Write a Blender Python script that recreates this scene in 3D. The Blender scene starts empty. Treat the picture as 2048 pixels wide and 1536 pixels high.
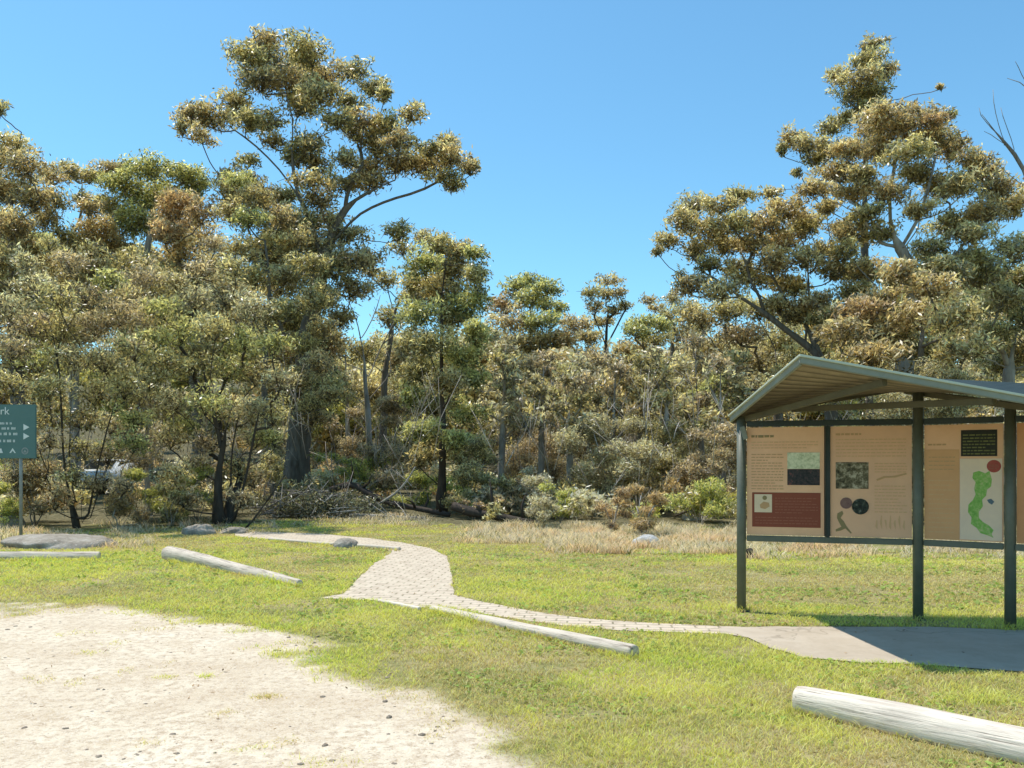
import bpy, bmesh, math, random
import numpy as np
from mathutils import Vector, Matrix

random.seed(7)
R0 = np.random.default_rng(11)
SC = bpy.context.scene
COL = SC.collection
F = 1700.0            # focal length measured in photo pixels (2048 wide)
HZ = 930.0            # eye level in the photo
CAMZ = 1.6

# ------------------------------------------------------------------ helpers
def gh(x, y):
    """terrain height"""
    x = np.asarray(x, float); y = np.asarray(y, float)
    a = 0.020*np.clip(y-20, 0, 30)
    b = np.clip((y-48)/110, 0, 1); b = b*b*(3-2*b)*19.0
    w = np.clip((y-21)/8, 0, 1)
    c = w*(0.10*np.sin(x*0.43+1.0)*np.cos(y*0.37)+0.08*np.sin(x*0.91+y*0.7))
    return a+b+c

def W(px, py, Y):
    return Vector(((px-1024)/F*Y, Y, CAMZ-(py-HZ)/F*Y))

def G(px, py):
    """photo pixel -> point on the flat near ground"""
    Y = CAMZ*F/(py-HZ)
    return ((px-1024)/F*Y, Y)

def fade(t): return t*t*(3-2*t)
def vnoise(x, y, seed=0):
    xi = np.floor(x).astype(np.int64); yi = np.floor(y).astype(np.int64)
    xf = fade(x-xi); yf = fade(y-yi)
    def h(a, b):
        n = (a*374761393 + b*668265263 + seed*974634777) & 0x7fffffff
        n = ((n ^ (n >> 13))*1274126177) & 0x7fffffff
        return ((n ^ (n >> 16)) & 0xffff)/65535.0
    return (h(xi, yi)*(1-xf)+h(xi+1, yi)*xf)*(1-yf)+(h(xi, yi+1)*(1-xf)+h(xi+1, yi+1)*xf)*yf
def fbm(x, y, seed=0, o=4):
    s = 0; a = .5; t = 0
    for k in range(o):
        s = s+a*vnoise(x*2**k, y*2**k, seed+k*17); t += a; a *= .55
    return s/t

def in_poly(x, y, poly):
    x = np.asarray(x); y = np.asarray(y); r = np.zeros(x.shape, bool); n = len(poly)
    for i in range(n):
        x0, y0 = poly[i]; x1, y1 = poly[(i+1) % n]
        if y0 == y1: continue
        c = ((y0 > y) != (y1 > y)) & (x < (x1-x0)*(y-y0)/(y1-y0)+x0)
        r ^= c
    return r

def tag(o, label=None, cat=None, group=None, kind=None):
    if label: o['label'] = label
    if cat: o['category'] = cat
    if group: o['group'] = group
    if kind: o['kind'] = kind
    return o

def empty(name, loc, label, cat, group=None):
    o = bpy.data.objects.new(name, None); COL.objects.link(o)
    o.location = loc; o.empty_display_size = .2
    return tag(o, label, cat, group)

def mesh_np(name, verts, faces, mat, parent=None, col=None, smooth=False, mats=None, midx=None, loc=None):
    """verts (n,3), faces: list of int arrays (m,k)"""
    me = bpy.data.meshes.new(name)
    verts = np.asarray(verts, np.float32)
    if loc is not None: verts = verts-np.asarray(loc, np.float32)
    fl = [np.asarray(f, np.int32) for f in faces if len(f)]
    loops = np.concatenate([f.ravel() for f in fl])
    tot = np.concatenate([np.full(len(f), f.shape[1], np.int32) for f in fl])
    start = np.concatenate([[0], np.cumsum(tot)[:-1]]).astype(np.int32)
    me.vertices.add(len(verts)); me.vertices.foreach_set('co', verts.ravel())
    me.loops.add(len(loops)); me.loops.foreach_set('vertex_index', loops)
    me.polygons.add(len(tot)); me.polygons.foreach_set('loop_start', start); me.polygons.foreach_set('loop_total', tot)
    if midx is not None: me.polygons.foreach_set('material_index', np.asarray(midx, np.int32))
    if smooth: me.polygons.foreach_set('use_smooth', np.ones(len(tot), bool))
    me.update(calc_edges=True); me.validate()
    if col is not None:
        a = me.color_attributes.new('Col', 'FLOAT_COLOR', 'POINT')
        c = np.ones((len(verts), 4), np.float32); c[:, :3] = col
        a.data.foreach_set('color', c.ravel())
    for m in (mats or [mat]): me.materials.append(m)
    o = bpy.data.objects.new(name, me); COL.objects.link(o)
    if parent: o.parent = parent
    elif loc is not None: o.location = loc
    return o

def bm_obj(name, bm, mat, parent=None, smooth=False):
    me = bpy.data.meshes.new(name); bm.normal_update(); bm.to_mesh(me); bm.free()
    if smooth:
        for p in me.polygons: p.use_smooth = True
    me.materials.append(mat)
    o = bpy.data.objects.new(name, me); COL.objects.link(o)
    if parent: o.parent = parent
    return o

# ------------------------------------------------------------------ materials
class NT:
    def __init__(s, name):
        s.m = bpy.data.materials.new(name); s.m.use_nodes = True
        s.t = s.m.node_tree; s.t.nodes.clear()
        s.out = s.n('ShaderNodeOutputMaterial')
    def n(s, typ, **kw):
        o = s.t.nodes.new(typ)
        for k, v in kw.items():
            if hasattr(o, k) and k not in o.inputs: setattr(o, k, v)
        return o
    def l(s, a, b): s.t.links.new(a, b)
    def noise(s, vec, scale, detail=4, rough=.6, dist=0):
        n = s.n('ShaderNodeTexNoise'); n.inputs['Scale'].default_value = scale
        n.inputs['Detail'].default_value = detail; n.inputs['Roughness'].default_value = rough; n.inputs['Distortion'].default_value = dist
        if vec: s.l(vec, n.inputs['Vector'])
        return n.outputs['Fac']
    def ramp(s, fac, stops, interp='LINEAR'):
        r = s.n('ShaderNodeValToRGB'); e = r.color_ramp.elements; r.color_ramp.interpolation = interp
        while len(e) < len(stops): e.new(.5)
        for i, (p, c) in enumerate(stops):
            e[i].position = p; e[i].color = (*c, 1) if len(c) == 3 else c
        s.l(fac, r.inputs['Fac']); return r.outputs['Color']
    def mix(s, fac, a, b, blend='MIX'):
        m = s.n('ShaderNodeMix', data_type='RGBA', blend_type=blend)
        for v, i in ((fac, 0), (a, 6), (b, 7)):
            if isinstance(v, (int, float)): m.inputs[i].default_value = v
            elif isinstance(v, tuple): m.inputs[i].default_value = (*v, 1)
            else: s.l(v, m.inputs[i])
        return m.outputs[2]
    def math(s, op, a, b=None, clamp=False):
        m = s.n('ShaderNodeMath', operation=op); m.use_clamp = clamp
        for v, i in ((a, 0), (b, 1)):
            if v is None: continue
            if isinstance(v, (int, float)): m.inputs[i].default_value = v
            else: s.l(v, m.inputs[i])
        return m.outputs[0]
    def bsdf(s, color, rough=.8, spec=.3, bump=None, bstr=.3, bdist=.02, metal=0):
        b = s.n('ShaderNodeBsdfPrincipled'); b.inputs['Specular IOR Level'].default_value = spec
        b.inputs['Metallic'].default_value = metal
        if isinstance(rough, (int, float)): b.inputs['Roughness'].default_value = rough
        else: s.l(rough, b.inputs['Roughness'])
        if isinstance(color, tuple): b.inputs['Base Color'].default_value = (*color, 1)
        else: s.l(color, b.inputs['Base Color'])
        if bump is not None:
            bp = s.n('ShaderNodeBump'); bp.inputs['Strength'].default_value = bstr; bp.inputs['Distance'].default_value = bdist
            s.l(bump, bp.inputs['Height']); s.l(bp.outputs['Normal'], b.inputs['Normal'])
        s.l(b.outputs[0], s.out.inputs['Surface']); return b
    def obj(s): return s.n('ShaderNodeTexCoord').outputs['Object']
    def pos(s): return s.n('ShaderNodeNewGeometry').outputs['Position']
    def mapping(s, vec, scale=(1, 1, 1), rot=(0, 0, 0)):
        m = s.n('ShaderNodeMapping'); m.inputs['Scale'].default_value = scale; m.inputs['Rotation'].default_value = rot
        s.l(vec, m.inputs['Vector']); return m.outputs[0]

def leaf_mat(name, transl=.25, rough=.5, spec=.35):
    t = NT(name)
    a = t.n('ShaderNodeAttribute', attribute_name='Col')
    b = t.n('ShaderNodeBsdfPrincipled'); b.inputs['Roughness'].default_value = rough; b.inputs['Specular IOR Level'].default_value = spec
    t.l(a.outputs['Color'], b.inputs['Base Color'])
    tr = t.n('ShaderNodeBsdfTranslucent')
    t.l(t.mix(1.0, a.outputs['Color'], (1.22, 1.12, .72), 'MULTIPLY'), tr.inputs['Color'])
    m = t.n('ShaderNodeMixShader'); m.inputs[0].default_value = transl
    t.l(b.outputs[0], m.inputs[1]); t.l(tr.outputs[0], m.inputs[2]); t.l(m.outputs[0], t.out.inputs['Surface'])
    return t.m

M = {}
M['leaf'] = leaf_mat('gum_leaf', .50, .36, .7)
M['grass'] = leaf_mat('grass_blade', .42, .6, .2)
M['straw'] = leaf_mat('straw_blade', .5, .7, .15)

def bark(name, light, dark, patch):
    t = NT(name); v = t.obj()
    n1 = t.noise(t.mapping(v, (6, 6, 1.2)), 1.6, 5)
    n2 = t.noise(t.mapping(v, (1, 1, .6)), 1.1, 3)
    c = t.ramp(n1, [(.3, dark), (.7, light)])
    c = t.mix(t.ramp(n2, [(.45, (0, 0, 0)), (.6, (1, 1, 1))]), c, patch)
    t.bsdf(c, .85, .2, t.noise(t.mapping(v, (14, 14, 2)), 2, 4), .6, .03); return t.m
M['bark_grey'] = bark('bark_grey', (.24, .21, .175), (.085, .068, .052), (.16, .135, .108))
M['bark_pale'] = bark('bark_pale', (.36, .315, .265), (.15, .125, .098), (.46, .42, .37))
M['bark_dark'] = bark('bark_dark', (.10, .078, .058), (.03, .024, .019), (.065, .05, .04))
M['bark_twig'] = bark('bark_twig', (.46, .40, .34), (.22, .18, .145), (.58, .52, .46))
M['bark_dead'] = bark('bark_dead', (.28, .25, .22), (.12, .10, .085), (.38, .35, .31))

def m_ground():
    t = NT('ground_soil'); v = t.pos()
    n1 = t.noise(v, .9, 6, .62); n2 = t.noise(v, 9, 5, .7); n3 = t.noise(v, 45, 3, .7)
    g = t.ramp(n2, [(.30, (.10, .115, .03)), (.5, (.20, .20, .06)), (.68, (.36, .31, .15))])
    g = t.mix(t.ramp(n1, [(.42, (0, 0, 0)), (.62, (1, 1, 1))]), g, t.ramp(n3, [(.35, (.28, .22, .10)), (.65, (.46, .38, .22))]))
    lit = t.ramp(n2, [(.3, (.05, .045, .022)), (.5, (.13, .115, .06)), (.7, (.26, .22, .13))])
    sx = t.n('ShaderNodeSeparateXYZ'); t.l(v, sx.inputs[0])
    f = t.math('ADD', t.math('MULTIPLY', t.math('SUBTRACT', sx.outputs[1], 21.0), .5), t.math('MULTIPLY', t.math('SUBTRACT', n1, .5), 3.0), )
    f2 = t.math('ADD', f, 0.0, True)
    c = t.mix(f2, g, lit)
    t.bsdf(c, .95, .1, n3, .5, .03); return t.m
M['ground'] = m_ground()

def m_gravel():
    t = NT('gravel_sand'); v = t.pos()
    n1 = t.noise(v, .8, 5, .6); n2 = t.noise(v, 14, 5, .75); n3 = t.noise(v, 75, 3, .8)
    c = t.ramp(n1, [(.33, (.54, .415, .275)), (.55, (.68, .565, .41)), (.75, (.75, .655, .505))])
    c = t.mix(t.ramp(n2, [(.36, (1, 1, 1)), (.54, (0, 0, 0))]), c, (.45, .33, .215))
    n4 = t.noise(v, 2.3, 6, .75)
    c = t.mix(t.ramp(n4, [(.52, (0, 0, 0)), (.68, (.75, .75, .75))]), c, (.50, .375, .24))
    vo = t.n('ShaderNodeTexVoronoi'); vo.inputs['Scale'].default_value = 42; t.l(v, vo.inputs['Vector'])
    sp = t.ramp(vo.outputs['Distance'], [(.10, (1, 1, 1)), (.24, (0, 0, 0))])
    pick = t.ramp(t.noise(v, 24, 2), [(.52, (0, 0, 0)), (.60, (1, 1, 1))])
    c = t.mix(t.mix(1.0, sp, pick, 'MULTIPLY'), c, (.27, .21, .155))
    c = t.mix(t.ramp(n3, [(.45, (0, 0, 0)), (.7, (.6, .6, .6))]), c, (.80, .74, .64))
    n5 = t.noise(v, 28, 3, .8)
    c = t.mix(t.ramp(n5, [(.30, (.8, .8, .8)), (.42, (0, 0, 0))]), c, (.36, .275, .19))
    at = t.n('ShaderNodeAttribute', attribute_name='Col'); sp2 = t.n('ShaderNodeSeparateColor'); t.l(at.outputs['Color'], sp2.inputs[0])
    m2 = t.noise(v, 9, 5, .7); m3 = t.noise(v, 45, 3, .7)
    g = t.ramp(m2, [(.30, (.10, .115, .03)), (.5, (.20, .20, .06)), (.68, (.36, .31, .15))])
    g = t.mix(t.ramp(t.noise(v, .9, 6, .62), [(.42, (0, 0, 0)), (.62, (1, 1, 1))]), g, t.ramp(m3, [(.35, (.28, .22, .10)), (.65, (.46, .38, .22))]))
    fc = t.math('ADD', sp2.outputs[0], t.math('MULTIPLY', t.math('SUBTRACT', m2, .5), t.math('MULTIPLY', sp2.outputs[1], 1.6)), True)
    c = t.mix(fc, c, g)
    t.bsdf(c, .95, .1, t.mix(.5, n2, n3), .55, .03); return t.m
M['gravel'] = m_gravel()

def m_pavers():
    t = NT('brick_pavers'); v = t.mapping(t.pos(), (1, 1, 1), (0, 0, math.radians(6)))
    b = t.n('ShaderNodeTexBrick'); b.inputs['Scale'].default_value = 1.0
    b.inputs['Brick Width'].default_value = .23; b.inputs['Row Height'].default_value = .13
    b.inputs['Mortar Size'].default_value = .012; b.inputs['Mortar Smooth'].default_value = .3
    b.inputs['Color1'].default_value = (.60, .49, .37, 1); b.inputs['Color2'].default_value = (.50, .40, .30, 1)
    b.inputs['Mortar'].default_value = (.20, .17, .105, 1); t.l(v, b.inputs['Vector'])
    n = t.noise(t.pos(), 6, 5, .7)
    c = t.mix(t.ramp(n, [(.42, (0, 0, 0)), (.7, (1, 1, 1))]), b.outputs['Color'], (.64, .54, .41))
    t.bsdf(c, .9, .15, b.outputs['Fac'], -.5, .02); return t.m
M['pavers'] = m_pavers()

def m_concrete():
    t = NT('worn_concrete'); v = t.pos()
    n = t.noise(v, 1.6, 6, .7); n2 = t.noise(v, 30, 4, .7)
    c = t.ramp(n, [(.3, (.44, .355, .26)), (.55, (.53, .44, .335)), (.75, (.59, .50, .39))])
    c = t.mix(t.math('MULTIPLY', n2, .4), c, (.33, .28, .22))
    vo = t.n('ShaderNodeTexVoronoi', feature='DISTANCE_TO_EDGE'); vo.inputs['Scale'].default_value = .32
    wv = t.n('ShaderNodeVectorMath', operation='ADD'); t.l(v, wv.inputs[0]); nz = t.n('ShaderNodeTexNoise'); nz.inputs['Scale'].default_value = 3; t.l(v, nz.inputs['Vector']); t.l(nz.outputs['Color'], wv.inputs[1]); t.l(wv.outputs[0], vo.inputs['Vector'])
    c = t.mix(t.ramp(vo.outputs['Distance'], [(.002, (.5, .5, .5)), (.006, (0, 0, 0))]), c, (.20, .165, .12))
    n3 = t.noise(v, 4.5, 5, .75)
    c = t.mix(t.ramp(n3, [(.55, (0, 0, 0)), (.72, (.6, .6, .6))]), c, (.38, .31, .23))
    t.bsdf(c, .9, .15, n2, .3, .01); return t.m
M['concrete'] = m_concrete()

def m_paint(name, a, b, rough=.45, spec=.4, scale=3):
    t = NT(name); v = t.obj()
    c = t.mix(t.ramp(t.noise(v, scale, 6, .7), [(.35, (0, 0, 0)), (.7, (1, 1, 1))]), a, b)
    t.bsdf(c, rough, spec, t.noise(v, 60, 2), .05, .005); return t.m
M['steel'] = m_paint('green_painted_steel', (.105, .112, .082), (.165, .17, .13))
M['steel_dark'] = m_paint('dark_painted_steel', (.018, .026, .022), (.035, .043, .037))
M['fascia'] = m_paint('pale_green_fascia', (.21, .22, .18), (.29, .30, .25), .45)
M['trim'] = m_paint('pale_roof_trim', (.50, .53, .43), (.60, .62, .52), .4)
M['rooftop'] = m_paint('roof_green', (.028, .042, .038), (.05, .066, .06), .5)
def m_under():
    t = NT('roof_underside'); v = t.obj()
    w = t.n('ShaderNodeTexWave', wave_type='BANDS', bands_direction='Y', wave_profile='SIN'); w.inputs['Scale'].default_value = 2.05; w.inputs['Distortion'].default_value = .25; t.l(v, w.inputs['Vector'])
    c = t.ramp(w.outputs['Fac'], [(.15, (.075, .06, .042)), (.5, (.19, .15, .105)), (.85, (.36, .29, .21))])  # dark and bright bands paint the rib shading into the colour
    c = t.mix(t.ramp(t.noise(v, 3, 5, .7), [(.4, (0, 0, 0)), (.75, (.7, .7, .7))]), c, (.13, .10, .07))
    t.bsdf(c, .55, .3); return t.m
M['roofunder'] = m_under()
M['rafter'] = m_paint('rafter_paint', (.10, .09, .06), (.15, .135, .09), .6)
M['signgreen'] = m_paint('sign_green', (.10, .185, .17), (.12, .21, .195), .5, .3, 2)
M['white'] = m_paint('sign_white', (.75, .76, .72), (.68, .70, .66), .5)
M['pole'] = m_paint('galvanised_pole', (.22, .23, .22), (.33, .34, .33), .45, .5, 9)
def m_print(name, a, b, sc=12, rough=.55):
    return m_paint(name, a, b, rough, .25, sc)
M['tan1'] = m_print('panel_tan', (.88, .505, .295), (.78, .43, .245), 3)
M['tan2'] = m_print('panel_tan_two', (.85, .485, .29), (.76, .43, .265), 3)
M['tan3'] = m_print('panel_tan_three', (.89, .50, .295), (.80, .435, .245), 3)
M['orange'] = m_print('panel_orange', (.70, .33, .15), (.64, .28, .12), 3)
M['orange3'] = m_print('panel_orange_block', (.72, .38, .18), (.66, .34, .16), 4)
M['redbox'] = m_print('panel_red_brown', (.27, .07, .038), (.24, .06, .034), 3)
M['paletan'] = m_print('panel_pale', (.80, .62, .42), (.74, .56, .38), 6)
M['ink'] = m_print('ink_brown', (.54, .31, .15), (.58, .34, .165))
M['inkdark'] = m_print('ink_dark', (.26, .20, .09), (.30, .22, .10))
M['inkfaint'] = m_print('ink_faint', (.66, .39, .20), (.70, .42, .22))
M['inkred'] = m_print('ink_in_red', (.34, .12, .07), (.31, .10, .06))
M['inkwhite'] = m_print('ink_white', (.62, .5, .38), (.58, .46, .34))
M['black'] = m_print('print_black', (.02, .02, .012), (.035, .03, .018))
M['gold'] = m_print('ink_gold', (.20, .19, .06), (.10, .10, .03))
M['badge'] = m_print('badge_red', (.42, .085, .06), (.36, .07, .05), 20)
M['mapback'] = m_print('map_back', (.86, .64, .46), (.78, .58, .44), 5)
M['mapblue'] = m_print('map_blue', (.10, .15, .2), (.14, .18, .2))
M['purple'] = m_print('photo_purple', (.17, .08, .08), (.25, .15, .12), 30)
def m_photo(name, stops, scale):
    t = NT(name); t.bsdf(t.ramp(t.noise(t.obj(), scale, 5, .75), stops), .5, .25); return t.m
M['mapgreen'] = m_photo('map_green', [(.34, (.15, .34, .06)), (.5, (.26, .48, .10)), (.64, (.48, .52, .22))], 24)
M['ph_light'] = m_photo('photo_meadow', [(.35, (.42, .44, .26)), (.5, (.66, .66, .44)), (.65, (.80, .76, .56))], 22)
M['ph_dark'] = m_photo('photo_crowd', [(.35, (.012, .012, .014)), (.55, (.045, .04, .04)), (.68, (.22, .07, .06))], 30)
M['ph_bush'] = m_photo('photo_bush', [(.36, (.02, .018, .010)), (.5, (.16, .13, .07)), (.62, (.50, .43, .31))], 14)
M['ph_round'] = m_photo('photo_round', [(.40, (.008, .009, .010)), (.58, (.04, .05, .035)), (.72, (.35, .33, .28))], 24)

def m_log(name, light, dark, axis_scale):
    t = NT(name); v = t.obj()
    n = t.noise(t.mapping(v, axis_scale), 5, 6, .65)
    n2 = t.noise(t.mapping(v, (axis_scale[0]*.6, axis_scale[1]*2, axis_scale[2]*2)), 9, 4, .7)
    c = t.ramp(n, [(.30, dark), (.48, light), (.75, tuple(min(1, k*1.2) for k in light))])
    c = t.mix(t.ramp(n2, [(.34, (1, 1, 1)), (.43, (0, 0, 0))]), c, tuple(k*.55 for k in dark))
    n3 = t.noise(v, 2.2, 4)
    c = t.mix(t.ramp(n3, [(.55, (0, 0, 0)), (.75, (.7, .7, .7))]), c, tuple(k*.8 for k in light))
    t.bsdf(c, .9, .15, t.mix(.5, n, n2), .6, .03); return t.m
M['log'] = m_log('weathered_log', (.60, .51, .41), (.24, .19, .145), (.35, 4, 4))
M['log_bright'] = m_log('bleached_log', (.74, .635, .52), (.47, .375, .295), (.35, 4, 4))

def m_rock(name, a, b, c_):
    t = NT(name); v = t.obj()
    n = t.noise(v, 3, 6, .7); n2 = t.noise(v, 14, 5, .7)
    c = t.ramp(n, [(.32, a), (.55, b), (.72, c_)])
    c = t.mix(t.ramp(n2, [(.55, (0, 0, 0)), (.7, (.8, .8, .8))]), c, tuple(k*1.25 for k in c_))
    t.bsdf(c, .95, .1, n2, .8, .05); return t.m
M['rock'] = m_rock('granite_rock', (.20, .17, .135), (.36, .315, .255), (.47, .43, .365))
M['rock_white'] = m_rock('pale_granite', (.30, .29, .27), (.50, .49, .46), (.60, .59, .56))
M['pebble'] = m_rock('pebble_stone', (.20, .155, .115), (.36, .29, .22), (.55, .47, .38))
M['carwhite'] = m_paint('car_white', (.72, .74, .74), (.66, .68, .68), .25, .6)
M['glass'] = m_paint('car_glass', (.015, .02, .022), (.03, .035, .04), .08, .7)
M['tyre'] = m_paint('car_tyre', (.02, .02, .02), (.03, .03, .03), .8)
M['chrome'] = m_paint('car_trim', (.45, .45, .45), (.5, .5, .5), .25, .6)

# ------------------------------------------------------------------ tubes and trees
def tube_rings(pts, rad, sides, V, FQ, FT, off, cap=True):
    """append a tube along pts to lists"""
    n = len(pts); ang = np.linspace(0, 2*np.pi, sides, endpoint=False)
    ca = np.cos(ang)[None, :, None]; sa = np.sin(ang)[None, :, None]
    d = np.gradient(pts, axis=0); d /= np.linalg.norm(d, axis=1, keepdims=True)+1e-9
    ref = np.array([.31, .87, .38]) if abs(d.mean(0) @ np.array([.31, .87, .38])) < .9 else np.array([1., 0, 0])
    u = np.cross(d, ref); u /= np.linalg.norm(u, axis=1, keepdims=True)+1e-9
    w = np.cross(d, u)
    ring = pts[:, None, :]+rad[:, None, None]*(u[:, None, :]*ca+w[:, None, :]*sa)
    V.append(ring.reshape(-1, 3))
    i = np.arange(n-1)[:, None]*sides; j = np.arange(sides)[None, :]; j2 = (j+1) % sides
    q = np.stack([i+j, i+j2, i+sides+j2, i+sides+j], -1).reshape(-1, 4)+off
    FQ.append(q)
    if cap:
        c = np.arange(sides)+off+(n-1)*sides
        FT.append(np.stack([np.full(sides-2, c[0]), c[1:-1], c[2:]], -1))
        c = c-(n-1)*sides
        FT.append(np.stack([np.full(sides-2, c[0]), c[2:], c[1:-1]], -1))
    return off+n*sides

class Skel:
    def __init__(s):
        s.p = []; s.par = []; s.len = []; s.chains = []; s.tipw = {}
    def add(s, p, par):
        s.p.append(np.asarray(p, float)); s.par.append(par)
        s.len.append(0 if par < 0 else s.len[par]+np.linalg.norm(s.p[-1]-s.p[par])); return len(s.p)-1
    def chain(s, start, pts):
        ids = [start]
        for q in pts: ids.append(s.add(q, ids[-1]))
        s.chains.append(ids); return ids[-1]

def curve_pts(a, b, ctrl, n, rng, jit):
    t = np.linspace(0, 1, n+1)[1:, None]
    p = (1-t)**2*a+2*t*(1-t)*ctrl+t**2*b
    L = np.linalg.norm(b-a)
    nz = rng.normal(0, jit*L, (n, 3)); nz[-1] = 0
    return p+nz*np.minimum(1, 3*(1-t))

def leaves_mesh(cent, col, rng, length, width, droop=.55):
    """diamond leaves: (n,3) centres"""
    n = len(cent)
    d = rng.normal(0, 1, (n, 3)); d[:, 2] -= droop; d /= np.linalg.norm(d, axis=1, keepdims=True)
    r = rng.normal(0, 1, (n, 3))+np.array([-.2, -.35, .35]); r /= np.linalg.norm(r, axis=1, keepdims=True)
    d = d-.9*(d*r).sum(1, keepdims=True)*r; d /= np.linalg.norm(d, axis=1, keepdims=True)+1e-9
    s = np.cross(d, r); s /= np.linalg.norm(s, axis=1, keepdims=True)+1e-9
    L = (length*rng.uniform(.65, 1.35, n))[:, None]; w = (width*rng.uniform(.7, 1.3, n))[:, None]
    v = np.stack([cent-d*L*.5, cent+s*w*.5-d*L*.06, cent+d*L*.5, cent-s*w*.5-d*L*.06], 1).reshape(-1, 3)
    f = np.arange(n*4).reshape(-1, 4)
    return v, f, np.repeat(col, 4, 0)

# palettes: (shade, mid, light, tip)
PAL = {   # shade, mid, light, tip
 'gum':    [(.110, .092, .045), (.350, .285, .135), (.560, .460, .240), (.680, .560, .350)],
 'gumrust':[(.115, .090, .045), (.375, .285, .145), (.580, .450, .250), (.700, .545, .345)],
 'rust':   [(.140, .095, .052), (.410, .285, .165), (.590, .420, .255), (.680, .490, .320)],
 'olive':  [(.095, .088, .036), (.310, .272, .118), (.520, .450, .220), (.660, .570, .330)],
 'green':  [(.090, .104, .034), (.310, .315, .105), (.520, .510, .190), (.640, .600, .285)],
 'bright': [(.110, .130, .034), (.320, .350, .100), (.500, .510, .175), (.600, .580, .250)],
 'grey':   [(.120, .105, .066), (.340, .295, .185), (.540, .480, .330), (.680, .610, .450)],
 'brown':  [(.110, .088, .056), (.320, .255, .165), (.520, .405, .280), (.640, .510, .370)],
 'dry':    [(.140, .098, .046), (.350, .250, .120), (.500, .365, .185), (.600, .460, .260)],
 'pale':   [(.150, .132, .092), (.400, .360, .260), (.600, .545, .410), (.700, .650, .520)],
}
for k in PAL:
    p = PAL[k] = np.array(PAL[k])*np.array([1.46, 1.45, 1.24]); g = p.mean(1, keepdims=True)
    PAL[k] = np.clip((g+(p-g)*(.78 if k != 'bright' else .92)), 0, .84)

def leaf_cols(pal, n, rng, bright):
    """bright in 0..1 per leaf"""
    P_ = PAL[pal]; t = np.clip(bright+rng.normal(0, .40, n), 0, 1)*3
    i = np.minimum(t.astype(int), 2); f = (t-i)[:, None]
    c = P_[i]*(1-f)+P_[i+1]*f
    return c*rng.uniform(.6, 1.35, (n, 1))

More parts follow.
